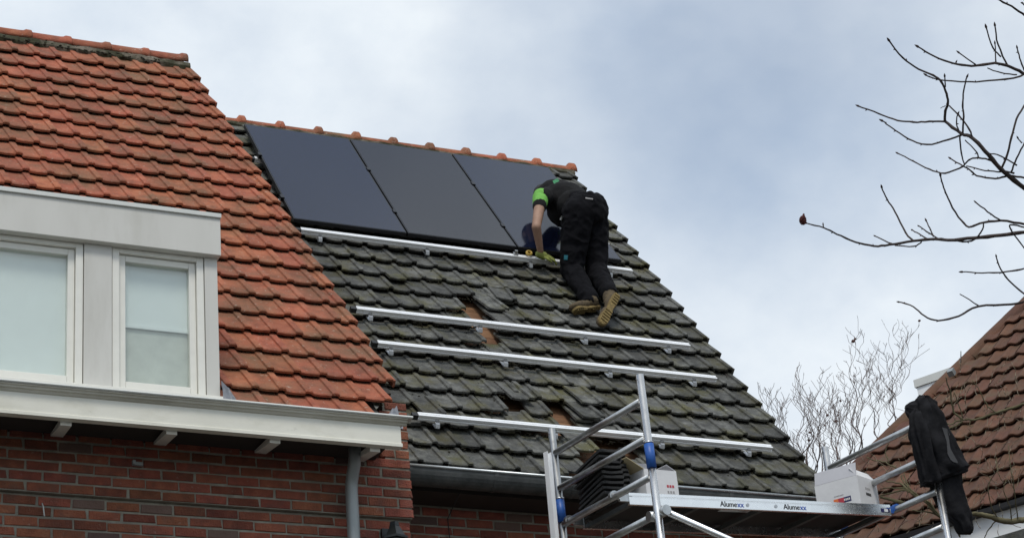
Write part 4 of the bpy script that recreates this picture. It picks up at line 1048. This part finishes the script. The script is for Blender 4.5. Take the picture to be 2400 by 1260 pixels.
visC, farC = [], []; rt = random.Random(31)
eC = -hC
for row in range(-1, 17):
    u = row*GC
    if u < -.01: continue
    if u > UT-.1: break
    c = 0; a = hip_a(u+.1)-.03
    a = math.floor(a/TWC)*TWC
    while a > -2.2:
        me = rt.choice(TC_); p = onC(a, u+rt.uniform(-.008, .008), rt.uniform(-.003, .003))
        mw = frame_mat(p, eC, sC, nC) @ Matrix.Rotation(rt.uniform(-.015, .015), 4, 'Z')
        (visC if in_frame(p, 10) else farC).append((me, mw, (p-CAM).length)); a -= TWC
visC.sort(key=lambda q: q[2])
for me, mw, d in visC[:300]: link('roof_tile', me, None, roofC, mw)
tag(link('tile_field', join_mesh('tile_field', [(a, b) for a, b, c in visC[300:]+farC]), 'browntile', roofC), kind='stuff')
# hip caps, overlapping upwards
hd = (onC(hip_a(2), 2)-onC(hip_a(1), 1)).normalized(); hside = nC.cross(hd).normalized()
def hipcap():
    V = []; F_ = []; K = 9
    for x, r in ((0, .105), (.05, .105), (.42, .088)):
        for k in range(K):
            q = pi*k/(K-1); V.append((x, -cos(q)*r, sin(q)*r*.8))
    m = len(V)
    for x, r in ((0, .088), (.05, .088), (.42, .072)):
        for k in range(K):
            q = pi*k/(K-1); V.append((x, -cos(q)*r, sin(q)*r*.8))
    for i in range(2):
        for k in range(K-1):
            a, b, c, d = i*K+k, i*K+k+1, (i+1)*K+k+1, (i+1)*K+k; F_ += [(a, d, c, b), (m+a, m+b, m+c, m+d)]
    for k in range(K-1): F_.append((k, k+1, m+k+1, m+k))
    me = pyd('hip_cap', V, F_); me.materials.append(MAT['browntile']); return me
hcm = hipcap(); tl = (onC(hip_a(UT), UT)-onC(hip_a(0), 0)).length; k = 0; base = onC(hip_a(0), 0, -.03)
while k*.375 < tl:
    link('hip_cap', hcm, None, roofC, frame_mat(base+hd*(k*.375), hd, hside, hd.cross(hside)) @ Matrix.Rotation(-.035, 4, 'Y')); k += 1
# slope on the far side of the hip and the walls
q0, q1 = onC(hip_a(0)-.03, 0, -.03), onC(hip_a(UT)-.03, UT, -.06)
bk = kC*6+hC*.4
slab('rear_slope', [q0, q0+bk, q1+kC*3.0, q1][::-1], .05, 'browntile', houseC)
def wallC(name, a0, a1, z0, z1, d0, d1, mat, parent=houseC):
    V = [Vector((onC(a, 0).x, onC(a, 0).y, z))+kC*d for a in (a0, a1) for d in (d0, d1) for z in (z0, z1)]
    return link(name, pyd(name, V, [(0, 1, 3, 2), (4, 6, 7, 5), (0, 4, 5, 1), (2, 3, 7, 6), (0, 2, 6, 4), (1, 5, 7, 3)]), mat, parent)
ze = P0.z
wallC('wall', -9, hip_a(0)-.25, 0, ze-.50, .30, .55, 'brick')
wallC('wall_panel', -9, hip_a(0)-.25, ze-.4995, ze-.066, .02, .55, 'whitewall')
wallC('side_wall', hip_a(0)-.5, hip_a(0)-.25, 0, ze-.05, .551, 6.0, 'whitewall')
wallC('gutter', -9, hip_a(0), ze-.065, ze-.02, -.06, .06, 'black')
wallC('lean_to_roof', -9, .75, ze-.80, ze-.50, -.6, .299, 'darktile')
# flat-roofed dormer that peeps out behind the hip
pd0 = at(2141, 894, 26.0)
dd = empty('flat_roof_dormer', (pd0.x, pd0.y, pd0.z-0.6), 'pale flat roofed dormer peeping over the brown roof hip', 'dormer')
mwD = frame_mat(pd0, -hC, kC, Vector((0, 0, 1)))
boxes('dormer_wall', [(0.02, 0.9, .02, 1.2, -1.2, -.075)], 'whitewall', dd, mw=mwD)
boxes('roof_edge', [(0, 0.92, 0, 1.22, -.074, .02)], 'captrim', dd, mw=mwD)
vn = boxes('roof_vent', [(-.06, .06, -.06, .06, 0, .14), (-.03, .03, -.07, -.061, .05, .1)], 'zinc', None, mw=frame_mat(at(2228, 876, 21.6), hC, nC, sC) @ Matrix.Scale(.5, 4))
tag(vn, 'small grey vent on the hip of the brown roof beside the pale dormer', 'vent')
ant = tube('antenna', [at(2252, 850, 23.5), at(2252, 822, 23.5)], .006, 'zinc', None, 6)
tag(ant, 'thin antenna rod above the brown roof hip', 'antenna')

# ================================================================== TREES
def branch_mesh(lines, seg=6, bump_=0.0, r=None):
    V = []; F_ = []
    for pts, rad in lines: tube_data(pts, rad, seg, True, V, F_)
    me = pyd('branches', V, F_)
    for p in me.polygons: p.use_smooth = len(p.vertices) == 4
    return me
def smooth_pts(P, n=4):
    """Catmull-Rom through the points"""
    out = []
    for i in range(len(P)-1):
        a, b, c, d = P[max(i-1, 0)], P[i], P[i+1], P[min(i+2, len(P)-1)]
        for k in range(n):
            t = k/n; out.append(0.5*((2*b)+(c-a)*t+(2*a-5*b+4*c-d)*t*t+(3*b-a-3*c+d)*t**3))
    out.append(P[-1]); return out
mag = empty('magnolia_tree', (at(2640, 900, 10.2).x, at(2640, 900, 10.2).y, 0), 'bare tree with budded dark twigs reaching in from the right against the sky', 'tree')
def mz(x, y): return (1850+x/1.6145, y/1.6145)
DM = 10.0
# polylines: base first, tip last; widths in photo pixels
ML = [
 ([(888,710),(800,640),(740,570),(690,520),(650,505),(590,460)], 10, 6, 'limb'),
 ([(590,460),(590,420),(600,395),(595,355),(575,310),(545,285),(490,262),(430,220),(378,155)], 6, 3.2, 'b'),
 ([(590,460),(530,460),(470,462),(410,455),(340,430),(262,402)], 4.5, 3, 'b'),
 ([(650,512),(600,530),(520,548),(450,525),(390,485),(353,458)], 4.2, 2.8, 'b'),
 ([(695,525),(680,490),(640,435),(605,400)], 4, 3, 'n'),
 ([(655,510),(660,440),(655,400),(660,340),(672,292)], 4.2, 3, 'b'),
 ([(640,492),(632,460),(638,432)], 3.2, 2.4, 'b'),
 ([(590,330),(588,290)], 3, 2.6, 'b'), ([(590,400),(572,410)], 2, 1.2, 'n'),
 ([(545,298),(515,283)], 2.6, 2, 'n'),
 ([(645,515),(650,580),(662,620)], 3.6, 2.8, 'n'),
 ([(888,672),(830,665),(780,675),(710,665),(680,640),(655,628),(610,600)], 4.6, 2.8, 'b'),
 ([(655,630),(590,655),(530,640),(470,610),(410,580)], 3.8, 2.6, 'b'),
 ([(850,655),(800,640),(770,610),(715,598),(680,605),(660,628)], 4, 3.4, 'n'),
 ([(800,650),(740,645),(670,628)], 3.2, 2.6, 'n'),
 ([(715,598),(705,570),(665,530)], 3.2, 2.4, 'n'),
 ([(860,625),(800,590),(755,580)], 3.4, 2.6, 'n'),
 ([(800,640),(820,600),(840,520),(860,450),(890,398)], 5, 4, 'n'),
 ([(840,650),(860,600),(890,540)], 4, 3.4, 'n'), ([(880,540),(865,523)], 3, 2.4, 'b'),
 ([(890,280),(840,255),(780,240),(690,250),(620,240),(550,215),(488,178)], 7, 3, 'b'),
 ([(825,248),(790,170),(778,98)], 4, 3, 'b'), ([(782,240),(778,165)], 3, 2.4, 'b'), ([(800,215),(770,180),(745,105)], 3.4, 2.8, 'b'),
 ([(705,245),(642,200)], 3, 2.4, 'b'), ([(628,242),(631,236)], 2.4, 2, 'b'),
 ([(890,282),(850,295),(780,303),(680,310),(560,300),(518,285)], 4.4, 2.6, 'b'),
 ([(860,283),(800,275),(750,258)], 3.2, 2.4, 'n'), ([(888,265),(872,220),(862,182)], 3.6, 2.6, 'b'),
 ([(890,58),(840,25),(785,-4)], 5, 3.6, 'n'), ([(890,20),(882,12)], 3, 2.4, 'b'),
 ([(890,878),(800,890),(700,900),(600,908),(550,905),(470,912),(380,925),(320,930),(250,915),(180,885),(130,862),(68,845)], 8.5, 2.8, 'n'),
 ([(128,862),(128,850)], 2.8, 2.4, 'b'),
 ([(470,912),(440,880),(400,800),(370,755),(350,710)], 4.6, 3, 'b'),
 ([(565,905),(520,875),(490,855)], 3.4, 2.6, 'b'), ([(545,895),(530,860),(518,835)], 3.2, 2.6, 'b'), ([(525,905),(490,885),(465,870)], 3.4, 2.6, 'b'), ([(388,922),(325,893)], 3.4, 2.6, 'b'),
 ([(500,915),(470,932),(400,928)], 3.2, 3, 'n'), ([(625,910),(690,912),(730,870),(735,848)], 4, 3, 'n'),
 ([(890,848),(800,835),(720,845),(680,858),(640,820),(600,750),(585,710),(572,665)], 5.4, 3, 'b'),
 ([(800,835),(750,800),(705,765)], 3.6, 2.8, 'b'),
 ([(890,860),(835,850),(845,880),(890,940)], 3.6, 3, 'n'),
 ([(890,1015),(820,1028),(730,1032),(655,1028)], 4, 2.6, 'b'),
 ([(890,1112),(840,1070),(800,1020),(783,970)], 4, 2.8, 'b'),
 ([(890,1140),(840,1152),(715,1158),(640,1195),(565,1212),(510,1195),(470,1160),(415,1142)], 5.4, 2.8, 'b'), ([(715,1155),(645,1112)], 3, 2, 'n'),
]
rj = random.Random(41); trunk_x = 2640
def bud_mesh():
    V = []; F_ = []; K = 6; st = ((0, .5), (.25, 1.0), (.6, .75), (1.0, .08))
    for t, r in st:
        for k in range(K): V.append((cos(2*pi*k/K)*r, sin(2*pi*k/K)*r, t*4.2))
    for i in range(3):
        for k in range(K): F_.append((i*K+k, i*K+(k+1) % K, (i+1)*K+(k+1) % K, (i+1)*K+k))
    F_ += [tuple(reversed(range(K))), tuple(3*K+k for k in range(K))]
    me = pyd('bud', V, F_); me.materials.append(MAT['bud']); return me
BM = bud_mesh()
def depth_at(x, y): return DM+1.1*noise.noise(Vector((x*.0022, y*.0022, 3.3)))
limbs = []
for pts, w0, w1, kind in ML:
    px = [mz(x, y) for x, y in pts]
    # little knees between the points
    P = [at(x, y, depth_at(x, y)) for x, y in px]
    P2 = smooth_pts(P, 4); pxm = DM/FPX; n = len(P2)
    P2 = [p+_u*rj.uniform(-1, 1)*.9*pxm+_r*rj.uniform(-1, 1)*.7*pxm if 0 < i < n-1 else p for i, p in enumerate(P2)]
    if pts[0][0] >= 885:
        e = P2[0]; d = (P2[0]-P2[1]).normalized(); tgt = at(2650, px[0][1]+180, 10.2); P2 = [tgt, e.lerp(tgt, .5)+d*.1]+P2
        w = [w0*1.9, w0*1.3]+[w0+(w1-w0)*i/(n-1) for i in range(n)]
    else: w = [w0+(w1-w0)*i/(n-1) for i in range(n)]
    rad = [q*.54*pxm*(1.0+(.22*rj.random() if i % 4 == 0 else 0)) for i, q in enumerate(w)]
    V, F_ = tube_data(P2, rad, 7); me = pyd('branch', V, F_)
    for p in me.polygons: p.use_smooth = len(p.vertices) == 4
    o = link('branch', me, 'bark', mag)
    d = (P2[-1]-P2[-2]).normalized()
    for q in range(3, len(P2)-2, rj.choice((3, 4, 5))):
        if pts[0][0] < 885 or q > 6:
            t_ = (P2[q+1]-P2[q]).normalized(); sdv = (t_*.7+(_u*rj.choice((-1, 1))+_r*rj.uniform(-.5, .5))*.7).normalized()
            link('bud', BM, None, o, Matrix.Translation(P2[q]) @ sdv.to_track_quat('Z', 'Y').to_matrix().to_4x4() @ Matrix.Scale(rj.uniform(.002, .0034), 4))
    if kind == 'b':
        sc = rj.uniform(.0042, .006)*(w1/2.9)
        link('bud', BM, None, o, Matrix.Translation(P2[-1]-d*.004) @ d.to_track_quat('Z', 'Y').to_matrix().to_4x4() @ Matrix.Scale(sc, 4))
tube('trunk', [(at(2650, 1500, 10.2).x+.1, at(2650, 1500, 10.2).y, 0), at(2680, 2600, 10.2), at(2660, 1500, 10.2), at(2650, 900, 10.2), at(2640, 300, 10.2), at(2660, -200, 10.2)], [.14, .11, .085, .07, .045, .02], 'bark', mag, 14)
tipm = at(*mz(64, 844), depth_at(*mz(64, 844))); pxm = DM/FPX
lf = blob('dried_leaf', [ell(tipm-_r*8*pxm+_u*7*pxm, _r, _u, _f, 8*pxm, 11*pxm, .008), ('cap', tipm-_r*8*pxm+_u*10*pxm, 5*pxm, tipm-_r*6*pxm+_u*22*pxm, 1.2*pxm), ('cap', tipm, 1.6*pxm, tipm-_r*5*pxm+_u*3*pxm, 2.5*pxm)], .0022, 'redleaf', mag, 1, wr=.003, wscale=120)
# corkscrew willows far behind
def curly(start, d, length, r0, rng, V, F_, lvl, leafs):
    p = start.copy(); pts = [p.copy()]; rad = [r0*.62]; n = max(6, int(length/.055)); st = length/n
    ph = rng.uniform(0, 6.28); fq = rng.uniform(9, 15); am = rng.uniform(.35, .8)*(1.0 if lvl else .55); sd_ = rng.uniform(0, 100)
    d = d.normalized(); kids = []
    for i in range(n):
        s_ = i*st
        dirv = (d+_r*am*sin(fq*s_+ph)+_f*am*cos(fq*s_*1.1+ph)+Vector((noise.noise(Vector((s_*3, sd_, 0))), noise.noise(Vector((s_*3, sd_, 5))), .4*noise.noise(Vector((s_*3, sd_, 9)))))*.8).normalized()
        if lvl: dirv = (dirv+Vector((0, 0, .25))).normalized()
        p = p+dirv*st; pts.append(p.copy()); rad.append(max(.0023, r0*.62*(1-(i+1)/n*.78)))
        if lvl < 3 and i > n*.15 and rng.random() < (.60 if lvl == 0 else .42 if lvl == 1 else .20): kids.append((p.copy(), dirv, rad[-1]))
        if rng.random() < .002: leafs.append(p.copy())
    tube_data(pts, rad, 4, False, V, F_)
    for kp, kd, kr in kids:
        side = Vector((rng.uniform(-1, 1), rng.uniform(-1, 1), rng.uniform(.2, 1.1)))
        curly(kp, kd*.5+side*.8, length*rng.uniform(.22, .5), max(.004, kr*.62), rng, V, F_, lvl+1, leafs)
def willow(px, py, dist, name_label, limbs_, seed):
    rng = random.Random(seed); g = at(px, py, dist); root = Vector((g.x, g.y, 0))
    e = empty('corkscrew_willow', root, name_label, 'tree', 'corkscrew willows behind the scaffold')
    fork = Vector((g.x, g.y, g.z-1.5))
    tk = tube('trunk', [root, root.lerp(fork, .5)+Vector((.1, 0, 0)), fork], [.16, .13, .10], 'willow', e, 10)
    V = []; F_ = []; leafs = []
    for lx, ly, tx, ty, r0 in limbs_:
        s_ = at(lx, ly, dist+rng.uniform(-.5, .5)); t_ = at(tx, ty, dist+rng.uniform(-.6, .6))
        tube_data(smooth_pts([fork, fork.lerp(s_, .5)+Vector((rng.uniform(-.15, .15), 0, .1)), s_], 4), [.05-.0035*q for q in range(9)], 6, False, V, F_)
        curly(s_, t_-s_, (t_-s_).length*.86, r0, rng, V, F_, 0, leafs)
    me = pyd('crown', V, F_); link('crown', me, 'willow', e)
    sp = [(p, _r, _u, _f, rng.uniform(.012, .022)) for p in leafs]
    if sp: clump_field('withered_leaves', sp, 'willowleaf', e)
willow(1930, 1250, 26, 'leftmost curly bare willow rising behind the dark roof edge', [(1860, 1120, 1835, 935, .016), (1880, 1140, 1878, 880, .018), (1905, 1150, 1915, 905, .018), (1930, 1160, 1930, 930, .018), (1850, 1080, 1800, 905, .012), (1890, 1100, 1850, 900, .014), (1960, 1150, 1950, 900, .016), (1815, 1060, 1775, 900, .009), (1840, 1080, 1812, 930, .011), (1870, 1100, 1862, 925, .012), (1905, 1120, 1935, 920, .013), (1945, 1120, 1925, 910, .012), (1970, 1110, 1985, 920, .012), (1900, 1180, 1895, 990, .015), (1940, 1170, 1965, 960, .015)], 3)
willow(2020, 1260, 27, 'middle curly bare willow behind the white box', [(2010, 1090, 1995, 800, .02), (1990, 1110, 1975, 880, .015), (2020, 1100, 2030, 870, .014), (2035, 1090, 2050, 900, .012), (1985, 1120, 1960, 930, .013), (2000, 1130, 2010, 930, .015)], 6)
willow(2100, 1260, 28, 'right curly bare willow beside the brown roof', [(2085, 1040, 2110, 800, .016), (2070, 1060, 2060, 880, .013), (2090, 1020, 2130, 870, .013), (2100, 1010, 2130, 790, .011), (2065, 1040, 2080, 860, .011)], 12)
# mossy tree in front of the brown roof
mo = empty('mossy_tree', (at(2620, 1300, 16.5).x, at(2620, 1300, 16.5).y, 0), 'bare mossy tree with thin greenish branches in front of the brown roof', 'tree')
def c7(x, y): return (2050+x/3.5, 900+y/3.5)
def c2(x, y): return (1960+x/4.846, 1000+y/4.846)
OL = [([c7(1240,155), c7(1100,200), c7(980,235), c7(860,280), c7(790,290), c7(740,285)], 7, 5), ([c7(740,285), c7(680,300), c7(620,330), c7(560,300), c7(500,262)], 4.5, 2), ([c7(720,300), c7(660,345), c7(580,365), c7(480,370), c7(430,345)], 4.5, 2.2),
 ([c7(720,285), c7(660,240), c7(640,180), c7(620,60), c7(598,0), c7(580,-60)], 5, 2.4), ([c7(720,270), c7(690,180), c7(670,110), c7(650,60)], 3, 1.8), ([c7(990,230), c7(930,180), c7(890,110), c7(850,30), c7(800,-30)], 3.2, 1.6), ([c7(790,300), c7(780,345), c7(815,340)], 2.4, 1.5),
 ([c7(1240,1105), c7(1120,1125), c7(1020,1110), c7(940,1080), c7(860,1065), c7(800,1060)], 15, 10), ([c7(1010,1105), c7(960,1000), c7(930,880), c7(950,760)], 3, 1.6), ([c7(1120,1120), c7(1110,1000), c7(1060,880), c7(1080,780)], 3, 1.6), ([c7(1180,1110), c7(1160,980), c7(1140,800), c7(1110,640), c7(1100,500)], 3, 1.5),
 ([c2(1250,1060), c2(1160,1000), c2(1000,830), c2(900,780), c2(800,700), c2(720,640), c2(560,612)], 9, 3), ([c2(900,780), c2(820,690), c2(750,590), c2(740,540)], 5, 2.5), ([c2(880,770), c2(800,720), c2(700,730), c2(600,752), c2(500,782)], 5, 3), ([c2(800,700), c2(650,690), c2(500,702)], 4, 2.4),
 ([c2(760,860), c2(600,810), c2(500,795)], 9, 6), ([c2(1000,830), c2(860,720), c2(780,580), c2(770,510)], 5, 2), ([c2(680,465), c2(560,400), c2(440,380), c2(340,345)], 4.2, 2.4), ([c2(1160,1000), c2(1010,960), c2(860,945)], 4, 2), ([c2(1180,1010), c2(1060,860), c2(1020,830)], 5, 3), ([c2(600,410), c2(560,290), c2(600,180)], 3, 1.6),
 ([c7(1000,1110), c7(940,1180), c7(900,1260)], 3, 2), ([c7(740,1090), c7(660,1140), c7(700,1250)], 5, 4), ([c7(1000,600), c7(1010,720), c7(1060,810)], 2.2, 1.4)]
Vm, Fm, Vp, Fp = [], [], [], []
rj = random.Random(77); DO = 16.0; pxo = DO/FPX
for pts, w0, w1 in OL:
    P = [at(x, y, DO+.6*noise.noise(Vector((x*.004, y*.004, 8)))) for x, y in pts]; P = smooth_pts(P, 4); n = len(P)
    P = [p+(_u*rj.uniform(-1, 1)+_r*rj.uniform(-1, 1))*1.3*pxo if 0 < i < n-1 else p for i, p in enumerate(P)]
    if pts[0][0] > 2395: P = [at(2600, pts[0][1]+150, DO+.4)]+P; w0s = [w0*1.3]
    else: w0s = []
    tube_data(P, [q*.5*pxo for q in w0s+[w0+(w1-w0)*i/(n-1) for i in range(n)]], 6, True, Vm, Fm)
link('crown', pyd('crown', Vm, Fm), 'mossybark', mo, smooth=True)
tube('trunk', [(at(2620, 1300, 16.5).x, at(2620, 1300, 16.5).y, 0), at(2620, 1700, 16.5), at(2600, 1250, 16.4), at(2600, 1000, 16.4)], [.16, .12, .08, .05], 'mossybark', mo, 12)
for k in range(190):
    x, y = rj.uniform(2010, 2400), rj.uniform(860, 1255)
    if y < 1085-(x-2019)*.95: continue
    a = rj.uniform(-2.6, -.5); l = rj.uniform(18, 60); P = []
    for i in range(8):
        P.append(at(x, y, DO+.3*rj.random())); a += rj.uniform(-.45, .45); x += cos(a)*l/8*1.3; y += sin(a)*l/8*1.3
    tube_data(P, [1.0*pxo*.75*(1-i*.07) for i in range(8)], 4, False, Vp, Fp)
link('twigs', pyd('twigs', Vp, Fp), 'palebark', mo)
